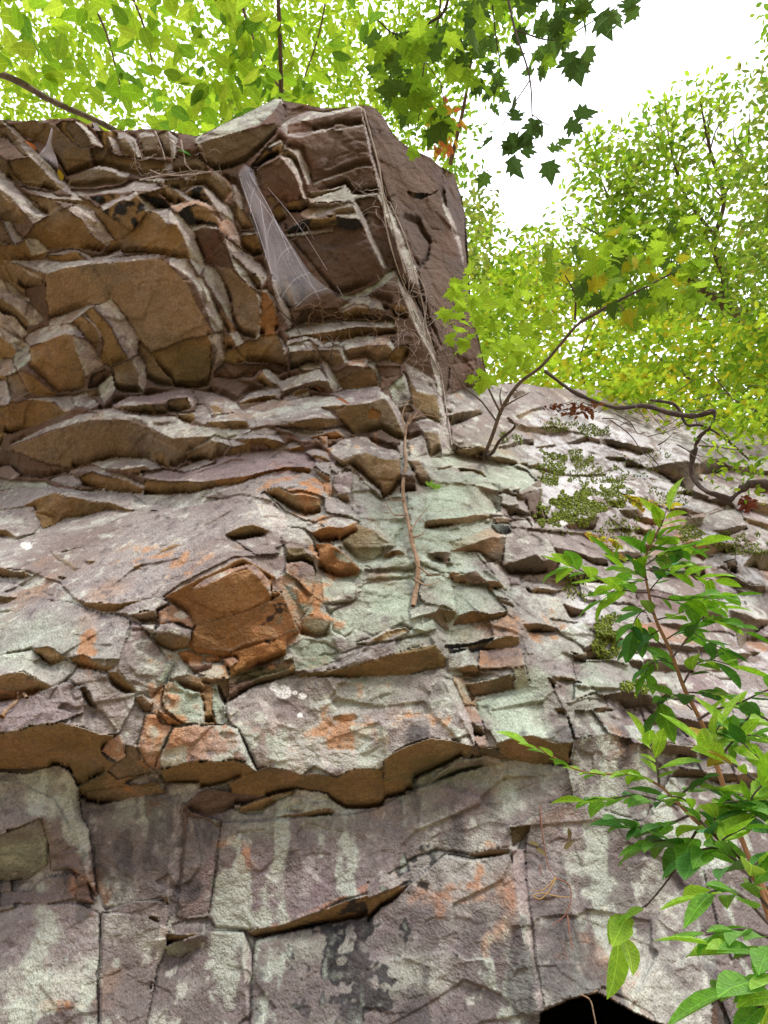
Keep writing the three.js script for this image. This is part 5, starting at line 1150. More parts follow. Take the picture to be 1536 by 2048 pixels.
// ---------------------------------------------------------------- maple boughs hanging in front of the cliff, each leaf a part
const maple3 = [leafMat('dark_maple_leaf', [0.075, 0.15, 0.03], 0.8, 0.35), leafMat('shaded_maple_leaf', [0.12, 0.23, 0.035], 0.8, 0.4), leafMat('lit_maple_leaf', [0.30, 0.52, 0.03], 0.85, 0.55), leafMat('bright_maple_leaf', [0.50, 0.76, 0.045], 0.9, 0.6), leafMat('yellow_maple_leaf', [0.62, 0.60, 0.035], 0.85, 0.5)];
function bough(o, pts, r, mats, spots, size, shapes, bark = DARKBARK) {
  if (pts) stem(o, 'branch', pts, r, r * 0.35, bark, 5, 0.1);
  for (const [x, y, d, k] of spots) {
    const p = at(x, y, d), a = rr(0, 6.283), s = size * rr(0.75, 1.25);
    leaf(o, shapes[Math.floor(rnd() * shapes.length)], mats[k ?? Math.floor(rnd() * mats.length)], p, V(Math.cos(a), rr(-0.9, -0.1), Math.sin(a)), V(rr(-0.7, 0.7), rr(0.5, 1), rr(-0.7, 0.9)), s);
  }
}
const scatter = (n, poly, d0, d1, keep) => { const out = [], xs = poly.filter((_, i) => i % 2 === 0), ys = poly.filter((_, i) => i % 2); let t = 0; while (out.length < n && t++ < 9000) { const x = rr(Math.min(...xs), Math.max(...xs)), y = rr(Math.min(...ys), Math.max(...ys)); if (inPoly(x, y, poly) && (!keep || keep(x, y))) out.push([x, y, rr(d0, d1)]); } return out; };
{
  const o = thing('maple_bough', 'dark green maple bough with ragged leaves hanging against the white sky', 'tree branch', at(1000, -150, 7));
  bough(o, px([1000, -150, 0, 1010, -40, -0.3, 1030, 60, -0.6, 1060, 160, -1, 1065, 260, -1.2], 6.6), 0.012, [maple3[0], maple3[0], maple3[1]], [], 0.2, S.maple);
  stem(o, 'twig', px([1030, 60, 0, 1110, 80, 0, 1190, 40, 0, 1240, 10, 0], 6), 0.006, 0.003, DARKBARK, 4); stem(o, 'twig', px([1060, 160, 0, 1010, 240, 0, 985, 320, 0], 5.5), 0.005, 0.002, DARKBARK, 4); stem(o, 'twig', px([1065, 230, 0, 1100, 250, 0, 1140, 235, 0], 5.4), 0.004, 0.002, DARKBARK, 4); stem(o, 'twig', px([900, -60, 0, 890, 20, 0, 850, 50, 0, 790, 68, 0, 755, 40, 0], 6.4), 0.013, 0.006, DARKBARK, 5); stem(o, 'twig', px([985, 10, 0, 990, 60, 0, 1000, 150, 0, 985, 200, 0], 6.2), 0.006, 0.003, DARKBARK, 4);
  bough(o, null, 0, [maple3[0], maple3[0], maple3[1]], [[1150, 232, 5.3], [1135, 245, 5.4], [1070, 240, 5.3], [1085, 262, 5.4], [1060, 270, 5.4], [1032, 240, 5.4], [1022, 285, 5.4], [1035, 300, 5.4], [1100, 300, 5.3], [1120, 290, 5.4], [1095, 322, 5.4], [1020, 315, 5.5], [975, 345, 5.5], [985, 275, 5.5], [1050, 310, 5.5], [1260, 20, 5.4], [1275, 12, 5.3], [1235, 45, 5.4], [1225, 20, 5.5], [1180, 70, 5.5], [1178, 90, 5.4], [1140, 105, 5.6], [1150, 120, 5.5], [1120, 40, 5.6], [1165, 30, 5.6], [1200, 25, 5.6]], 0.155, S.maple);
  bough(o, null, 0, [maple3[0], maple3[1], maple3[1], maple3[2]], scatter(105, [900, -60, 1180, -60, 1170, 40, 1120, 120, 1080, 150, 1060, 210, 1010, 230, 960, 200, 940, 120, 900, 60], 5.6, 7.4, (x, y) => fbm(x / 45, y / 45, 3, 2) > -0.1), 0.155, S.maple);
}
{
  const o = thing('maple_bough', 'bright green maple bough drooping beside the upper right corner of the overhang', 'tree branch', at(860, -60, 7));
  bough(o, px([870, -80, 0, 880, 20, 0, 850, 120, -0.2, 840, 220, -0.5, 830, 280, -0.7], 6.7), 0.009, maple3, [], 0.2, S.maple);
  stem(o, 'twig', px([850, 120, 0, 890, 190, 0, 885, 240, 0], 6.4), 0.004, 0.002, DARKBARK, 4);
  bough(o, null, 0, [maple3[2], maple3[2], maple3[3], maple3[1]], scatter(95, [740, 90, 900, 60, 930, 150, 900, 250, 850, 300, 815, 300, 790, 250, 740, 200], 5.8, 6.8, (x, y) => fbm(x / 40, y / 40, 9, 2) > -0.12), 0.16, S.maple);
}
{
  const o = thing('autumn_twig', 'small cluster of orange and yellow autumn leaves at the overhang corner', 'twig', at(885, 170, 8.4));
  stem(o, 'twig', px([880, 160, 0, 890, 230, 0, 880, 300, 0], 8.4), 0.006, 0.003, DARKBARK, 4);
  const or = [leafMat('orange_leaf', [0.62, 0.20, 0.05], 0.9, 0.45), leafMat('yellow_leaf', [0.68, 0.42, 0.05], 0.9, 0.45)];
  bough(o, null, 0, or, scatter(70, [860, 220, 900, 200, 920, 240, 905, 300, 870, 310, 855, 270], 8.2, 8.8), 0.12, S.ovate);
}
// ---------------------------------------------------------------- sapling on the ledge
{
  const d = 6.1, base = onRock(965, 920, 0.0);
  const o = thing('maple_sapling', 'young maple sapling with slanting stem growing from the ledge at the inside corner', 'sapling', base);
  const B = rockDepth(965, 920);
  stem(o, 'stem', [base, ...px([985, 870, -0.35, 1005, 815, -0.55, 1040, 765, -0.7, 1080, 735, -0.8, 1120, 690, -0.9, 1160, 645, -1, 1210, 615, -1], B)], 0.016, 0.008, BARK, 7, 0.1);
  stem(o, 'branch', px([1160, 645, 0, 1240, 600, 0, 1310, 565, 0, 1390, 520, 0], B - 1), 0.011, 0.005, DARKBARK, 5);
  stem(o, 'branch', px([1150, 640, 0, 1150, 590, 0, 1130, 550, 0], B - 1), 0.008, 0.004, DARKBARK, 5);
  stem(o, 'branch', px([1003, 830, 0, 975, 770, 0, 968, 730, 0, 950, 660, 0], B - 0.5), 0.009, 0.004, BARK, 5);
  stem(o, 'branch', px([995, 845, 0, 960, 800, 0, 930, 775, 0, 905, 735, 0, 890, 710, 0], B - 0.45), 0.008, 0.003, BARK, 5);
  stem(o, 'dead_branch', px([968, 915, 0.1, 985, 905, -0.1, 1000, 880, -0.2, 1030, 850, -0.3, 1015, 835, -0.3], B - 0.1), 0.016, 0.009, DARKBARK, 5, 0.2);
  stem(o, 'dead_branch', px([1005, 815, 0, 1030, 800, 0, 1060, 785, 0], B - 0.6), 0.008, 0.003, BARK, 5); stem(o, 'dead_branch', px([1003, 812, 0, 1000, 790, 0, 1003, 775, 0], B - 0.6), 0.007, 0.003, BARK, 5); stem(o, 'dead_branch', px([1015, 805, 0, 1025, 780, 0, 1035, 782, 0], B - 0.6), 0.008, 0.004, DARKBARK, 5);
  const bright = [maple3[3], maple3[3], leafMat('fresh_maple_leaf', [0.58, 0.84, 0.06], 0.9, 0.6)];
  bough(o, null, 0, bright, scatter(62, [900, 560, 950, 540, 985, 570, 975, 640, 960, 720, 985, 760, 960, 790, 930, 720, 895, 690, 890, 640, 900, 600], B - 1.1, B - 0.5, (x, y) => fbm(x / 22, y / 22, 5, 2) > -0.1), 0.1, S.maple);
  bough(o, null, 0, bright, scatter(70, [960, 580, 1080, 560, 1120, 640, 1060, 740, 1000, 780, 970, 700], B - 1.2, B - 0.3, (x, y) => fbm(x / 30, y / 30, 6, 2) > -0.12), 0.095, S.maple);
  bough(o, null, 0, [maple3[2], maple3[2], maple3[1], maple3[3], maple3[3], maple3[2], maple3[3], maple3[4]], scatter(165, [1080, 500, 1190, 470, 1290, 430, 1380, 440, 1400, 560, 1430, 580, 1380, 620, 1250, 640, 1170, 600, 1070, 560], B - 1.5, B - 0.6, (x, y) => fbm(x / 34, y / 34, 7, 2) > -0.2), 0.1, S.maple);
}
// ---------------------------------------------------------------- old vines and gnarled trunk over the right-hand wall
{
  const near = (l, off) => { const out = []; for (let i = 0; i < l.length; i += 2) out.push(onRock(l[i], Math.max(l[i + 1], 905 - (1536 - l[i]) * 0.06), off)); return out; };
  const D = 7.6, o = thing('gnarled_vine', 'thick gnarled dark vine looping down over the right hand rock wall', 'vine', at(1430, 830, D));
  stem(o, 'stem', px([1090, 742, 0.4, 1150, 785, 0.3, 1230, 815, 0.2, 1290, 812, 0, 1340, 826, -0.1, 1390, 832, -0.15, 1428, 824, -0.2, 1425, 850, -0.2, 1398, 876, -0.2, 1386, 910, -0.2, 1384, 945, -0.2, 1402, 975, -0.3, 1440, 992, -0.4, 1462, 998, -0.4, 1486, 976, -0.5, 1515, 966, -0.5, 1560, 978, -0.5, 1620, 990, -0.5], D), 0.022, 0.04, DARKBARK, 8, 0.3);
  stem(o, 'stem', px([1300, 800, 0, 1350, 810, 0, 1375, 850, 0, 1400, 850, 0, 1440, 870, 0, 1500, 920, 0], D), 0.02, 0.012, DARKBARK, 6, 0.3);
  for (let i = 0; i < 26; i++) { const x = rr(1180, 1500), y = rr(780, 900), a = rr(-1, 1.4), l = rr(40, 110); stem(o, 'twig', px([x, y, 0, x + l * 0.4, y + a * l * 0.3 + rr(-8, 8), rr(-0.2, 0.2), x + l * 0.7, y + a * l * 0.6 + rr(-10, 10), rr(-0.2, 0.2), x + l, y + a * l * 0.7, 0], D - rr(0, 0.5)), rr(0.004, 0.009), 0.002, DARKBARK, 4); }
}
{
  const D = rockDepth(1150, 830) - 0.25, o = thing('dead_leaf_mat', 'mat of dead brown leaves caught on top of the right hand rock wall', 'dead leaves', at(1150, 820, D));
  const brown = [leafMat('dead_leaf', [0.22, 0.07, 0.03], 0.95, 0.2), leafMat('dry_leaf', [0.34, 0.14, 0.06], 0.95, 0.2)];
  for (let i = 0; i < 34; i++) { const x = rr(1085, 1190), y = rr(806, 826); stem(o, 'root', px([x, y, 0, x + rr(-18, 18), y + rr(-10, 10), 0, x + rr(-35, 35), y + rr(-10, 14), 0], D), 0.005, 0.002, DARKBARK, 4); }
  bough(o, null, 0, brown, scatter(90, [1080, 812, 1110, 800, 1150, 806, 1200, 800, 1205, 826, 1150, 832, 1095, 828], D - 0.2, D + 0.1), 0.07, S.ovate);
}
// ---------------------------------------------------------------- foreground shrubs, each leaf a part
const green = [leafMat('deep_green_leaf', [0.085, 0.29, 0.03], 0.6, 0.45), leafMat('green_leaf', [0.21, 0.54, 0.03], 0.64, 0.6), leafMat('fresh_leaf', [0.42, 0.78, 0.04], 0.7, 0.6), leafMat('lime_leaf', [0.50, 0.82, 0.06], 0.65, 0.55), leafMat('turning_leaf', [0.56, 0.42, 0.04], 0.6, 0.45)];
function spray(o, pts, r, mats, size, count, shapes, tip = true, from = 0.15, bark = DARKBARK) { // a twig with two rows of leaves
  const c = new THREE.CatmullRomCurve3(pts), toEye = V();
  stem(o, 'twig', pts, r, r * 0.4, bark, 5, 0.05);
  for (let i = 0; i < count; i++) {
    const t = count === 1 ? 1 : from + (1 - from) * i / (count - 1), p = c.getPoint(t), d = c.getTangent(t); toEye.copy(EYE).sub(p).normalize();
    const last = tip && i === count - 1, side = V().crossVectors(d, V(0.15, 1, 0.25)).normalize().multiplyScalar(i % 2 ? 1 : -1);
    const dir = last ? d.clone() : d.clone().multiplyScalar(rr(0.35, 0.9)).add(side.multiplyScalar(rr(0.7, 1.1))).add(V(rr(-0.2, 0.2), rr(-0.35, 0.15), rr(-0.2, 0.2)));
    leaf(o, shapes[Math.floor(rnd() * shapes.length)], mats[Math.floor(rnd() * mats.length)], p, dir, V(rr(-0.5, 0.5), rr(0.6, 1), rr(-0.1, 0.9)), size * rr(0.55, 1.25));
  }
}
const SH = [S.ovate[0], S.lance[0], S.lance[1], S.lance[1], fan(OVATE, 0.55, 0.1), fan(LANCE, 0.15, 0.4), fan(OVATE, -0.15, 0.35)];
green.push(leafMat('blue_green_leaf', [0.07, 0.30, 0.06], 0.6, 0.45), leafMat('dull_leaf', [0.26, 0.46, 0.06], 0.75, 0.5));
{
  const D = 2.75, o = thing('green_shrub', 'tall green shrub with orange brown stem and glossy oval leaves before the right wall', 'shrub', at(1490, 1700, D));
  stem(o, 'stem', px([1620, 1950, 0, 1500, 1720, 0, 1405, 1450, 0, 1370, 1380, 0, 1340, 1300, 0, 1312, 1240, 0.02, 1296, 1180, 0.02, 1290, 1120, 0, 1312, 1070, 0, 1325, 1040, 0], D), 0.0095, 0.003, ORANGE, 7, 0.05);
  const s = 0.12, g = [green[1], green[2], green[2], green[1], green[0], green[5], green[6]];
  spray(o, px([1312, 1070, 0, 1325, 1045, 0, 1333, 1020, 0], D), 0.003, [green[3]], s, 7, SH);
  spray(o, px([1296, 1185, 0, 1250, 1180, 0, 1200, 1160, 0, 1150, 1135, 0, 1128, 1128, 0], D - 0.1), 0.004, [green[2], green[2], green[1]], s, 13, SH);
  spray(o, px([1292, 1130, 0, 1320, 1110, 0, 1350, 1100, 0, 1390, 1090, 0], D), 0.003, [green[2], green[1]], s, 8, SH);
  spray(o, px([1296, 1185, 0, 1325, 1150, 0, 1345, 1125, 0, 1380, 1110, 0], D + 0.1), 0.003, g, s, 9, SH);
  spray(o, px([1290, 1120, 0, 1300, 1090, 0, 1330, 1070, 0], D), 0.003, [green[2], green[1]], s, 8, SH);
  spray(o, px([1300, 1190, 0, 1350, 1200, 0, 1400, 1195, 0, 1470, 1190, 0], D - 0.15), 0.004, [green[2], green[1], green[2]], s * 1.1, 12, SH);
  spray(o, px([1345, 1315, 0, 1380, 1270, 0, 1400, 1240, 0, 1440, 1240, 0, 1490, 1262, 0], D - 0.1), 0.004, g, s, 11, SH);
  spray(o, px([1310, 1230, 0, 1290, 1220, 0, 1270, 1240, 0, 1265, 1262, 0], D), 0.003, g, s, 7, SH);
  spray(o, px([1365, 1370, 0, 1390, 1330, 0, 1420, 1320, 0, 1460, 1330, 0], D), 0.004, g, s, 9, SH);
  spray(o, px([1350, 1330, 0, 1320, 1320, 0, 1300, 1330, 0, 1290, 1350, 0], D), 0.003, [green[0], green[1]], s, 7, SH);
  spray(o, px([1385, 1420, 0, 1350, 1390, 0, 1330, 1390, 0, 1315, 1420, 0], D), 0.003, [green[0], green[0], green[1]], s * 1.1, 7, SH);
  spray(o, px([1296, 1160, 0, 1270, 1140, 0, 1280, 1110, 0], D), 0.003, g, s, 6, SH);
  spray(o, px([1290, 1150, 0, 1250, 1140, 0, 1230, 1120, 0], D + 0.15), 0.003, [green[1], green[2]], s, 6, SH);
  spray(o, px([1320, 1260, 0, 1290, 1280, 0, 1300, 1300, 0], D + 0.1), 0.003, g, s, 5, SH);
  spray(o, px([1312, 1240, 0, 1350, 1230, 0, 1390, 1215, 0, 1430, 1215, 0], D + 0.05), 0.003, [green[2], green[1], green[2]], s, 11, SH);
  spray(o, px([1330, 1280, 0, 1370, 1260, 0, 1410, 1280, 0, 1450, 1300, 0], D + 0.12), 0.003, [green[1], green[0]], s, 10, SH);
  spray(o, px([1292, 1140, 0, 1330, 1140, 0, 1380, 1150, 0, 1430, 1160, 0], D - 0.05), 0.003, [green[2], green[2], green[1]], s, 10, SH);
  spray(o, px([1294, 1160, 0, 1265, 1165, 0, 1230, 1180, 0, 1205, 1195, 0], D + 0.1), 0.003, [green[2], green[1]], s * 0.9, 9, SH);
  spray(o, px([1372, 1385, 0, 1410, 1385, 0, 1450, 1390, 0], D + 0.1), 0.003, g, s, 8, SH);
  spray(o, px([1325, 1290, 0, 1295, 1270, 0, 1275, 1285, 0], D + 0.15), 0.003, [green[1], green[0]], s, 6, SH);
  spray(o, px([1395, 1440, 0, 1430, 1420, 0, 1480, 1405, 0, 1536, 1380, 0, 1590, 1370, 0], D - 0.1), 0.005, [green[1], green[2], green[0]], s * 1.1, 13, SH);
}
{
  const D = 2.25, o = thing('green_shrub', 'spreading green shrub with yellowing leaves in the lower right foreground', 'shrub', at(1640, 2100, D));
  stem(o, 'stem', px([1640, 2140, 0, 1560, 1900, 0, 1500, 1740, 0, 1440, 1680, 0, 1390, 1640, 0, 1350, 1600, 0, 1325, 1575, 0], D), 0.01, 0.004, ORANGE, 7, 0.06);
  stem(o, 'stem', px([1640, 2140, 0, 1600, 1800, 0.1, 1560, 1600, 0.1, 1500, 1550, 0.1, 1440, 1510, 0.1, 1425, 1480, 0.1], D), 0.009, 0.004, BARK, 6, 0.06);
  const s = 0.115, g = [green[1], green[2], green[0], green[1], green[5], green[6], green[3]];
  spray(o, px([1325, 1575, 0, 1290, 1555, 0, 1260, 1548, 0, 1200, 1548, 0, 1150, 1538, 0, 1100, 1510, 0, 1060, 1490, 0], D), 0.004, [green[2], green[2], green[1]], s * 0.85, 16, [S.ovate[0], S.lance[1], S.lance[0]], true, 0.1, ORANGE);
  spray(o, px([1318, 1570, 0, 1315, 1540, 0, 1310, 1510, 0, 1290, 1475, 0], D), 0.004, [green[3], green[2], green[3]], s, 8, SH);
  spray(o, px([1425, 1500, 0, 1420, 1490, 0, 1425, 1475, 0, 1440, 1450, 0], D), 0.004, [green[3], green[4], green[3]], s, 8, SH);
  spray(o, px([1510, 1560, 0, 1470, 1530, 0, 1440, 1515, 0, 1410, 1490, 0], D - 0.1), 0.004, [green[3], green[4], green[2]], s, 8, SH);
  spray(o, px([1360, 1610, 0, 1320, 1600, 0, 1270, 1590, 0, 1210, 1600, 0, 1170, 1600, 0], D + 0.1), 0.004, g, s, 11, SH);
  spray(o, px([1380, 1630, 0, 1330, 1650, 0, 1280, 1655, 0, 1250, 1650, 0], D), 0.004, [green[0], green[1], green[0]], s * 1.1, 9, SH);
  spray(o, px([1350, 1600, 0, 1390, 1570, 0, 1430, 1575, 0, 1480, 1590, 0], D), 0.004, g, s, 10, SH);
  spray(o, px([1400, 1650, 0, 1370, 1690, 0, 1330, 1680, 0, 1290, 1690, 0], D - 0.05), 0.004, [green[0], green[1], green[0]], s * 1.1, 9, SH);
  spray(o, px([1450, 1690, 0, 1430, 1640, 0, 1440, 1610, 0, 1500, 1600, 0], D - 0.1), 0.004, g, s, 10, SH);
  spray(o, px([1500, 1740, 0, 1470, 1720, 0, 1440, 1690, 0, 1480, 1660, 0, 1530, 1650, 0], D - 0.2), 0.004, [green[2], green[1], green[0]], s * 1.1, 10, SH);
  spray(o, px([1540, 1850, 0, 1480, 1790, 0, 1440, 1780, 0, 1400, 1790, 0], D - 0.4), 0.004, [green[1], green[2], green[1]], s, 9, SH);
  spray(o, px([1550, 1880, 0, 1500, 1860, 0, 1460, 1860, 0, 1410, 1870, 0], D - 0.5), 0.004, [green[1], green[2]], s, 9, SH);
  spray(o, px([1580, 1940, 0, 1530, 1960, 0, 1490, 1960, 0, 1460, 1975, 0], D - 0.6), 0.004, [green[1], green[2]], s * 1.05, 7, SH);
  spray(o, px([1600, 1990, 0, 1540, 2000, 0, 1500, 2030, 0, 1480, 2060, 0], D - 0.6), 0.004, [green[1], green[2], green[3]], s, 7, SH);
  spray(o, px([1560, 1700, 0, 1540, 1640, 0, 1500, 1610, 0, 1536, 1560, 0, 1580, 1540, 0], D - 0.1), 0.004, [green[0], green[1], green[2]], s * 1.1, 12, SH);
  spray(o, px([1600, 1500, 0, 1550, 1450, 0, 1510, 1430, 0, 1480, 1450, 0, 1450, 1480, 0], D + 0.3), 0.005, [green[0], green[1], green[2]], s * 1.2, 12, SH);
  spray(o, px([1560, 1600, 0, 1530, 1530, 0, 1500, 1500, 0, 1470, 1470, 0], D), 0.004, [green[0], green[2], green[3]], s, 9, SH);
  spray(o, px([1440, 1680, 0, 1400, 1640, 0, 1370, 1600, 0, 1330, 1590, 0], D - 0.15), 0.004, g, s, 10, SH);
  spray(o, px([1500, 1740, 0, 1460, 1700, 0, 1400, 1700, 0, 1370, 1720, 0], D - 0.15), 0.004, [green[0], green[1]], s, 9, SH);
  spray(o, px([1540, 1820, 0, 1500, 1760, 0, 1520, 1720, 0, 1570, 1700, 0], D - 0.3), 0.004, g, s, 10, SH);
  spray(o, px([1560, 1660, 0, 1500, 1640, 0, 1470, 1620, 0, 1440, 1640, 0], D), 0.004, [green[1], green[2]], s, 10, SH);
  spray(o, px([1440, 1515, 0, 1470, 1480, 0, 1500, 1470, 0, 1540, 1480, 0], D + 0.1), 0.004, [green[2], green[3], green[1]], s, 9, SH);
  spray(o, px([1570, 1880, 0, 1540, 1900, 0, 1500, 1900, 0, 1440, 1890, 0], D - 0.55), 0.004, [green[1], green[2]], s, 9, SH);
  stem(o, 'twig', px([1390, 1690, 0, 1370, 1715, 0, 1320, 1780, 0, 1290, 1815, 0], D), 0.0035, 0.002, DARKBARK, 5);
  spray(o, px([1295, 1808, 0, 1280, 1818, 0, 1260, 1828, 0, 1245, 1845, 0, 1240, 1880, 0], D), 0.002, [green[2], green[2], green[3]], s, 8, SH);
}
{ // yellow compound leaves of a little plant on the right-hand wall
  const yl = [leafMat('yellow_leaflet', [0.80, 0.72, 0.05], 0.9, 0.6), leafMat('gold_leaflet', [0.76, 0.48, 0.06], 0.9, 0.45), leafMat('lime_leaflet', [0.55, 0.68, 0.08], 0.8, 0.45)];
  const D1 = rockDepth(1300, 1005) - 0.8, o = thing('yellow_seedling', 'little plant with two sprays of yellow and orange leaflets below the mossy slab', 'seedling', at(1235, 1000, D1));
  spray(o, px([1240, 985, 0, 1270, 995, 0, 1300, 1005, 0, 1345, 1008, 0], D1), 0.003, yl, 0.065, 26, [S.ovate[2]]); spray(o, px([1240, 985, 0, 1265, 1000, 0, 1290, 1018, 0], D1), 0.003, yl, 0.06, 14, [S.ovate[2]]);
  const D2 = rockDepth(1240, 1110) - 0.7, q = thing('yellow_seedling', 'little plant with small yellow leaflets scattered down the purple slab behind the shrub', 'seedling', at(1180, 1070, D2));
  spray(q, px([1150, 1055, 0, 1185, 1072, 0, 1210, 1090, 0, 1240, 1112, 0, 1290, 1125, 0], D2), 0.0025, yl, 0.06, 36, [S.ovate[2]]); spray(q, px([1190, 1075, 0, 1220, 1080, 0, 1240, 1090, 0], D2), 0.002, yl, 0.06, 14, [S.ovate[2]]);
}
// ---------------------------------------------------------------- dry roots and vines on the rock
const clingy = (l, off = 0.03) => { const out = []; for (let i = 0; i < l.length; i += 2) out.push(onRock(l[i], l[i + 1], off)); return out; };
function twigs(o, n, poly, mat, r, len, curl, off) {
  const spots = scatter(n, poly, 0, 1);
  for (const [x, y] of spots) {
    let a = rr(0, 6.283), X = x, Y = y; const p = [], steps = 5 + Math.floor(rnd() * 4), d = rockDepth(x, y);
    for (let i = 0; i < steps; i++) { p.push(at(X, Y, Math.min(d, rockDepth(X, Y)) - off * rr(0.2, 1))); a += rr(-curl, curl); X += Math.cos(a) * len / steps; Y += Math.sin(a) * len / steps; }
    stem(o, 'twig', p, r * rr(0.6, 1.3), r * 0.4, mat, 4);
  }
}
{
  const o = thing('dry_vine', 'tangle of pale dry vines running down the sharp edge of the big overhang', 'vine', onRock(770, 400));
  for (const [l, r] of [[[727, 218, 745, 285, 757, 330, 768, 392, 776, 420, 790, 470, 806, 530, 826, 590, 846, 640, 868, 700, 884, 760, 893, 820, 904, 890], 0.009], [[766, 395, 772, 450, 790, 520, 812, 580, 836, 640, 862, 690, 880, 750], 0.007], [[780, 405, 812, 480, 832, 560, 846, 610, 858, 680, 880, 740, 890, 800], 0.006], [[786, 545, 810, 600, 834, 660, 856, 700, 876, 740], 0.009], [[830, 540, 850, 580, 852, 620, 846, 660, 860, 700], 0.005]]) stem(o, 'stem', clingy(l, 0.025), r, r * 0.6, PALE, 6, 0.35);
  twigs(o, 30, [800, 520, 850, 560, 890, 640, 890, 720, 840, 720, 790, 600], PALE, 0.0032, 75, 1.1, 0.12);
  twigs(o, 12, [690, 350, 780, 380, 800, 470, 760, 460, 700, 400], PALE, 0.003, 80, 0.9, 0.14);
  twigs(o, 10, [780, 640, 830, 640, 850, 760, 800, 780], PALE, 0.003, 70, 1.0, 0.12);
}
{
  const o = thing('dry_vine', 'bare tan vine with side twigs climbing from the green slab to the boulders', 'vine', onRock(828, 1205));
  stem(o, 'stem', clingy([826, 1212, 834, 1170, 836, 1130, 826, 1090, 818, 1050, 808, 1000, 806, 970, 812, 930, 810, 890, 814, 850, 822, 830], 0.05), 0.016, 0.009, TAN, 7, 0.25);
  for (const l of [[836, 1132, 860, 1150, 890, 1150], [832, 1160, 855, 1170, 880, 1162], [822, 1060, 835, 1040, 860, 1010], [812, 1030, 790, 1030, 772, 1005], [808, 1000, 785, 1000, 775, 990], [818, 840, 850, 830, 880, 835, 895, 828], [816, 850, 840, 815, 850, 790], [812, 870, 805, 830, 820, 800, 842, 800], [822, 1075, 842, 1070, 850, 1060]]) stem(o, 'twig', clingy(l, 0.1), 0.007, 0.002, TAN, 4);
}
{
  const o = thing('dry_roots', 'thin dry roots trailing across the upper left ledges below the cliff top', 'roots', onRock(320, 330));
  for (const l of [[270, 300, 272, 330, 282, 350, 300, 345, 320, 340], [330, 270, 350, 290, 366, 300, 372, 330, 390, 345], [362, 280, 368, 310, 380, 340], [300, 340, 330, 350, 380, 342, 420, 345], [280, 360, 320, 352, 370, 350, 440, 342], [310, 262, 325, 300, 330, 320], [265, 280, 275, 295, 285, 320]]) stem(o, 'root', clingy(l, 0.05), 0.007, 0.003, PALE, 4, 0.2);
  twigs(o, 20, [260, 270, 440, 290, 440, 350, 270, 350], PALE, 0.0035, 45, 1.2, 0.06);
}
{
  const o = thing('dry_roots', 'fine dry roots and twigs spread over the ledge under the cobweb', 'roots', onRock(690, 640));
  for (const l of [[612, 615, 616, 636, 640, 642, 670, 640, 690, 650], [540, 590, 560, 620, 590, 650, 610, 690, 632, 720, 660, 760], [690, 680, 670, 690, 650, 672, 640, 680], [628, 480, 606, 445, 590, 470], [575, 485, 600, 470, 612, 445], [540, 555, 560, 530, 590, 495], [660, 720, 666, 690, 680, 670]]) stem(o, 'root', clingy(l, 0.07), 0.007, 0.003, DARKBARK, 4, 0.2);
  twigs(o, 34, [600, 600, 800, 620, 800, 680, 640, 700], TAN, 0.0035, 60, 1.1, 0.1);
  twigs(o, 14, [535, 430, 590, 440, 600, 560, 545, 550], DARKBARK, 0.003, 45, 1.0, 0.12);
  twigs(o, 12, [460, 340, 520, 330, 520, 370, 470, 370], DARKBARK, 0.005, 40, 1.0, 0.1);
}
{
  const o = thing('dry_tendril', 'curled yellow and red dry tendrils clinging to the lower right rock', 'tendril', onRock(1100, 1760, 0.03));
  const yel = new THREE.MeshStandardMaterial({ name: 'yellow_tendril', color: new THREE.Color().setRGB(0.30, 0.185, 0.07), roughness: 0.8 }), red = new THREE.MeshStandardMaterial({ name: 'red_tendril', color: new THREE.Color().setRGB(0.2, 0.08, 0.05), roughness: 0.8 });
  stem(o, 'tendril', clingy([1113, 1755, 1095, 1785, 1080, 1798, 1066, 1792, 1085, 1786, 1110, 1792, 1140, 1795], 0.04), 0.0035, 0.0025, yel, 5); stem(o, 'tendril', clingy([1112, 1755, 1085, 1780, 1062, 1780], 0.04), 0.0035, 0.002, yel, 5);
  for (const l of [[1080, 1612, 1084, 1660, 1090, 1700, 1100, 1740, 1112, 1756], [1112, 1756, 1138, 1770, 1142, 1800, 1130, 1830, 1105, 1850], [1135, 1830, 1140, 1870, 1145, 1900], [1080, 1730, 1082, 1750]]) stem(o, 'tendril', clingy(l, 0.03), 0.0035, 0.002, red, 4);
  for (const [x, y] of [[1072, 1695], [1078, 1690], [1128, 1698], [1140, 1678]]) leaf(o, S.ovate[0], leafMat('withered_leaf', [0.25, 0.2, 0.08], 0.8, 0.3), onRock(x, y, 0.05), V(rr(-1, 1), rr(-0.5, 0.5), 0.2), V(0, 0.5, 1), 0.06);
  const h = thing('hanging_root', 'thin dark root hanging across the mouth of the small hollow at the bottom', 'root', onRock(1160, 1995, 0.05));
  stem(h, 'root', [onRock(1160, 1988, 0.05), at(1180, 2000, rockDepth(1180, 1985) - 0.05), at(1188, 2030, rockDepth(1180, 1985) - 0.05), at(1196, 2070, rockDepth(1180, 1985) - 0.05)], 0.004, 0.003, TAN, 5); stem(h, 'root', clingy([1140, 1992, 1165, 1996, 1185, 1985, 1196, 1980], 0.05), 0.004, 0.002, TAN, 5);
}
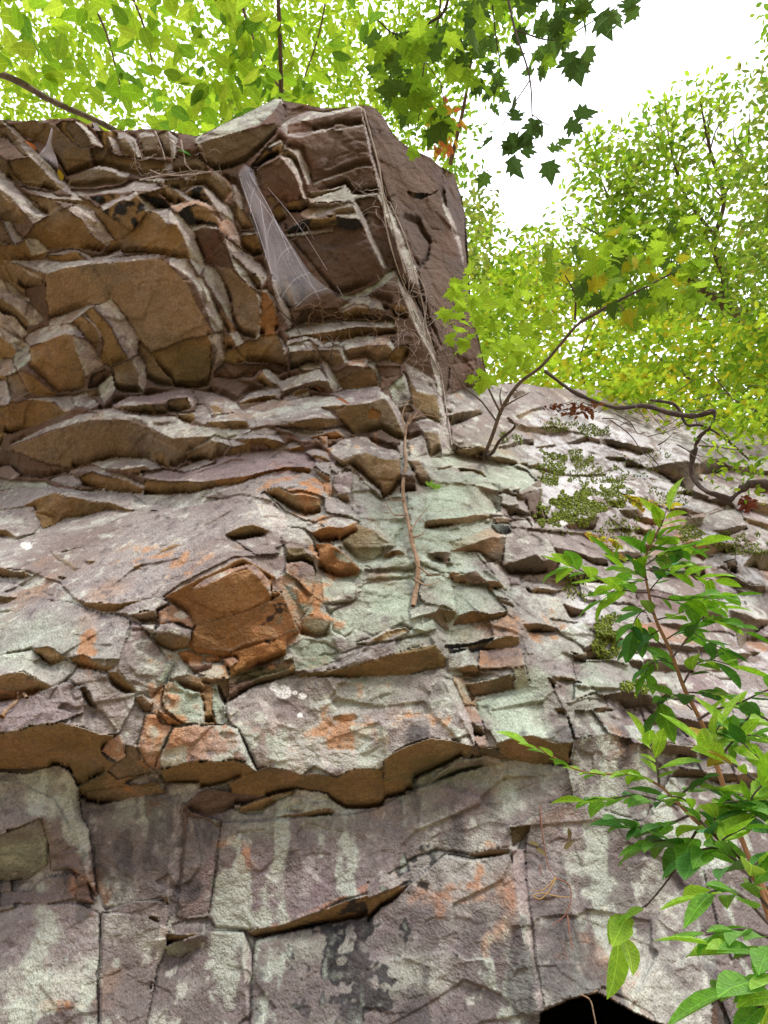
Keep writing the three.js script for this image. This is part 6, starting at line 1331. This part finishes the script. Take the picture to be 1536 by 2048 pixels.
// single small leaves lodged on the rock
for (const [x, y, c, s, label] of [[72, 300, [0.6, 0.2, 0.04], 0.12, 'orange fallen leaf caught in the upper left cobweb'], [124, 361, [0.7, 0.5, 0.03], 0.1, 'yellow fallen leaf lodged in a crack at the upper left'], [382, 310, [0.1, 0.4, 0.04], 0.13, 'single green leaf sprouting below the cliff top'], [698, 808, [0.5, 0.2, 0.1], 0.11, 'curled reddish dead leaf lying on the long pale slab'], [645, 783, [0.5, 0.22, 0.14], 0.12, 'pinkish dead leaf caught beside the middle ledge']]) {
  const o = thing(y < 320 && x > 300 ? 'green_sprig' : 'fallen_leaf', label, 'leaf', onRock(x, y, 0.05)); leaf(o, S.ovate[0], leafMat('single_leaf', c, 0.8, 0.4), o.position.clone(), V(rr(-1, 1), 0.3, 0.3), V(0.2, 0.3, 1), s);
}
{
  const o = thing('green_sprig', 'tiny green sprig rooted on top of the pale green slab', 'seedling', onRock(868, 975, 0.02));
  for (let i = 0; i < 9; i++) leaf(o, S.ovate[0], green[2], onRock(rr(850, 885), rr(968, 980), 0.06), V(rr(-1, 1), 1, rr(-0.3, 0.6)), V(0, 0.4, 1), 0.055);
}
{
  const o = thing('dry_twig', 'broken tan twig with an orange tip lying on the pink ledge at the left edge', 'twig', onRock(30, 1410, 0.03));
  stem(o, 'twig', clingy([4, 1432, 14, 1420, 28, 1408, 38, 1398, 46, 1388, 54, 1396], 0.05), 0.012, 0.007, TAN, 6, 0.4); stem(o, 'twig', clingy([38, 1398, 36, 1388, 40, 1384], 0.05), 0.008, 0.005, TAN, 5, 0.4); stem(o, 'twig', clingy([3, 1434, 8, 1430], 0.05), 0.013, 0.011, ORANGE, 6);
  const c = thing('dead_leaf_mat', 'cluster of curled red brown dead leaves under the loop of the gnarled vine', 'dead leaves', onRock(1492, 1005, 0.1));
  bough(c, null, 0, [leafMat('red_brown_leaf', [0.30, 0.09, 0.05], 0.95, 0.2)], scatter(26, [1482, 990, 1502, 995, 1508, 1020, 1486, 1018], rockDepth(1492, 1005) - 0.2, rockDepth(1492, 1005) - 0.05), 0.08, S.ovate);
}
// ---------------------------------------------------------------- moss cushions
{
  const tuft = new THREE.ConeGeometry(0.8, 2.6, 4), mm = new THREE.MeshStandardMaterial({ name: 'moss', color: 0xffffff, roughness: 1 }), list = [];
  for (const [cx, cy, ax, ay, n] of [[1105, 930, 30, 34, 700], [1140, 1025, 62, 36, 1900], [1215, 988, 44, 26, 900], [1150, 918, 30, 16, 350], [1180, 950, 60, 20, 300], [1218, 1275, 30, 46, 700], [1272, 1376, 26, 14, 200], [1180, 862, 36, 14, 300], [1120, 850, 40, 14, 200], [1376, 1066, 28, 16, 260], [1480, 1090, 60, 24, 500], [1250, 1060, 50, 24, 250], [1020, 878, 24, 12, 120], [1290, 930, 60, 30, 200], [1160, 1180, 30, 30, 160], [1340, 990, 40, 20, 160]])
    for (let k = 0; k < n * 2.6; k++) { const a = rr(0, 6.283), q = Math.sqrt(rnd()) * 1.25, x = cx + Math.cos(a) * q * ax, y = cy + Math.sin(a) * q * ay; if (fbm(x / 15, y / 12, 2, 3) > -0.2 + 0.38 * q * q - 0.1) list.push([x, y]); }
  const m = new THREE.InstancedMesh(tuft, mm, list.length), c = new THREE.Color(), s = V();
  list.forEach(([x, y], i) => { const r = rr(0.005, 0.013); s.set(r, r * rr(0.6, 1.2), r); m.setMatrixAt(i, M4.clone().compose(onRock(x, y, rr(-0.005, 0.02)), Q.setFromEuler(new THREE.Euler(rr(0, 6), rr(0, 6), 0)), s)); const v = rr(0.6, 1.4); m.setColorAt(i, c.setRGB(0.13 * v, 0.17 * v, 0.02)); });
  m.name = 'moss'; m.userData.kind = 'stuff'; tag(m, 'olive green moss cushions on the lichen covered slabs of the right wall', 'moss'); scene.add(m);
}
// ---------------------------------------------------------------- cobwebs
{
  const n = 256, webTile = (dense) => { const t = tile(n, (u, v) => { const a = 0.5 + 0.5 * fbm(u * 3, v * 5, 3, 3), b = Math.pow(Math.max(0, 1 - Math.abs(noise(u * 11 + v * 2, v * 2.5, 9)) * 7), 2); return [dense * (0.25 + 0.6 * a) * (1.25 - 0.55 * u) * sstep(0, 0.08, u) * sstep(0, 0.03, v) * sstep(1, 0.8, v) + 0.16 * b + 0.4 * sstep(0.965, 0.985, u)]; }); return t; };
  const web = (name, dense) => { const m = new THREE.MeshPhysicalMaterial({ name, color: new THREE.Color().setRGB(0.84, 0.86, 1), roughness: 1, transmission: 0.5, thickness: 0, specularIntensity: 0.1, alphaMap: webTile(dense), transparent: true, side: THREE.DoubleSide }); return m; };
  const sheetWeb = (L, Rr, k, d0, sag) => { // strip between two rails of pixels, hung between rock points
    const P = [], U = [], I = [], rows = 24, cols = 10, cl = new THREE.CatmullRomCurve3(L.map(([x, y, o]) => at(x, y, rockDepth(x, y) - o))), cr = new THREE.CatmullRomCurve3(Rr.map(([x, y, o]) => at(x, y, rockDepth(x, y) - o)));
    for (let j = 0; j <= rows; j++) { const a = cl.getPoint(j / rows), b = cr.getPoint(j / rows); for (let i = 0; i <= cols; i++) { const t = i / cols, p = a.clone().lerp(b, t); p.z += sag * Math.sin(Math.PI * t); P.push(p.x, p.y, p.z); U.push(0.02 + t * 0.96, j / rows); } }
    for (let j = 0; j < rows; j++) for (let i = 0; i < cols; i++) { const a = j * (cols + 1) + i; I.push(a, a + cols + 1, a + 1, a + 1, a + cols + 1, a + cols + 2); }
    const g = new THREE.BufferGeometry(); g.setAttribute('position', new THREE.Float32BufferAttribute(P, 3)); g.setAttribute('uv', new THREE.Float32BufferAttribute(U, 2)); g.setIndex(I); g.computeVertexNormals(); return g;
  };
  const a = thing('cobweb', 'large white sheet cobweb stretched down the recess under the overhang', 'cobweb', onRock(495, 345));
  const big = sheetWeb([[474, 346, 0.05], [492, 400, 0.1], [510, 450, 0.12], [530, 510, 0.1], [545, 560, 0.08], [575, 610, 0.06], [610, 628, 0.05]], [[505, 338, 0.05], [516, 370, 0.2], [552, 440, 0.3], [584, 492, 0.35], [620, 545, 0.28], [655, 576, 0.15], [686, 592, 0.05]], 0, 0, 0.06);
  part(a, 'web_sheet', big.translate(-a.position.x, -a.position.y, -a.position.z), web('cobweb', 0.4));
  const silk = new THREE.MeshPhysicalMaterial({ name: 'silk_thread', color: 0xe8e8f4, roughness: 0.6, transmission: 0.4, thickness: 0 });
  for (const [x0, y0, x1, y1, o] of [[505, 340, 686, 592, 0.3], [478, 350, 560, 600, 0.12], [490, 360, 640, 600, 0.25], [498, 345, 600, 560, 0.3], [520, 400, 545, 560, 0.2], [545, 440, 530, 520, 0.2], [584, 492, 545, 560, 0.25], [620, 545, 560, 600, 0.2], [655, 576, 590, 615, 0.12], [510, 375, 500, 430, 0.15]]) { const p0 = onRock(x0, y0, 0.04), p1 = onRock(x1, y1, 0.04), mid = p0.clone().lerp(p1, 0.5); mid.z += o * 0.3; stem(a, 'thread', [p0, mid, p1], 0.002, 0.002, silk, 4); }
  const b = thing('cobweb', 'small grey cobweb funnel strung across the upper left corner blocks', 'cobweb', onRock(100, 320));
  const small = sheetWeb([[105, 258, 0.04], [92, 290, 0.1], [80, 305, 0.08], [72, 312, 0.03]], [[106, 258, 0.04], [104, 290, 0.15], [114, 320, 0.12], [118, 345, 0.04]], 0, 0, 0.02);
  part(b, 'web_sheet', small.translate(-b.position.x, -b.position.y, -b.position.z), web('small_cobweb', 0.55));
}
shade(scene);
renderer.render(scene, camera);
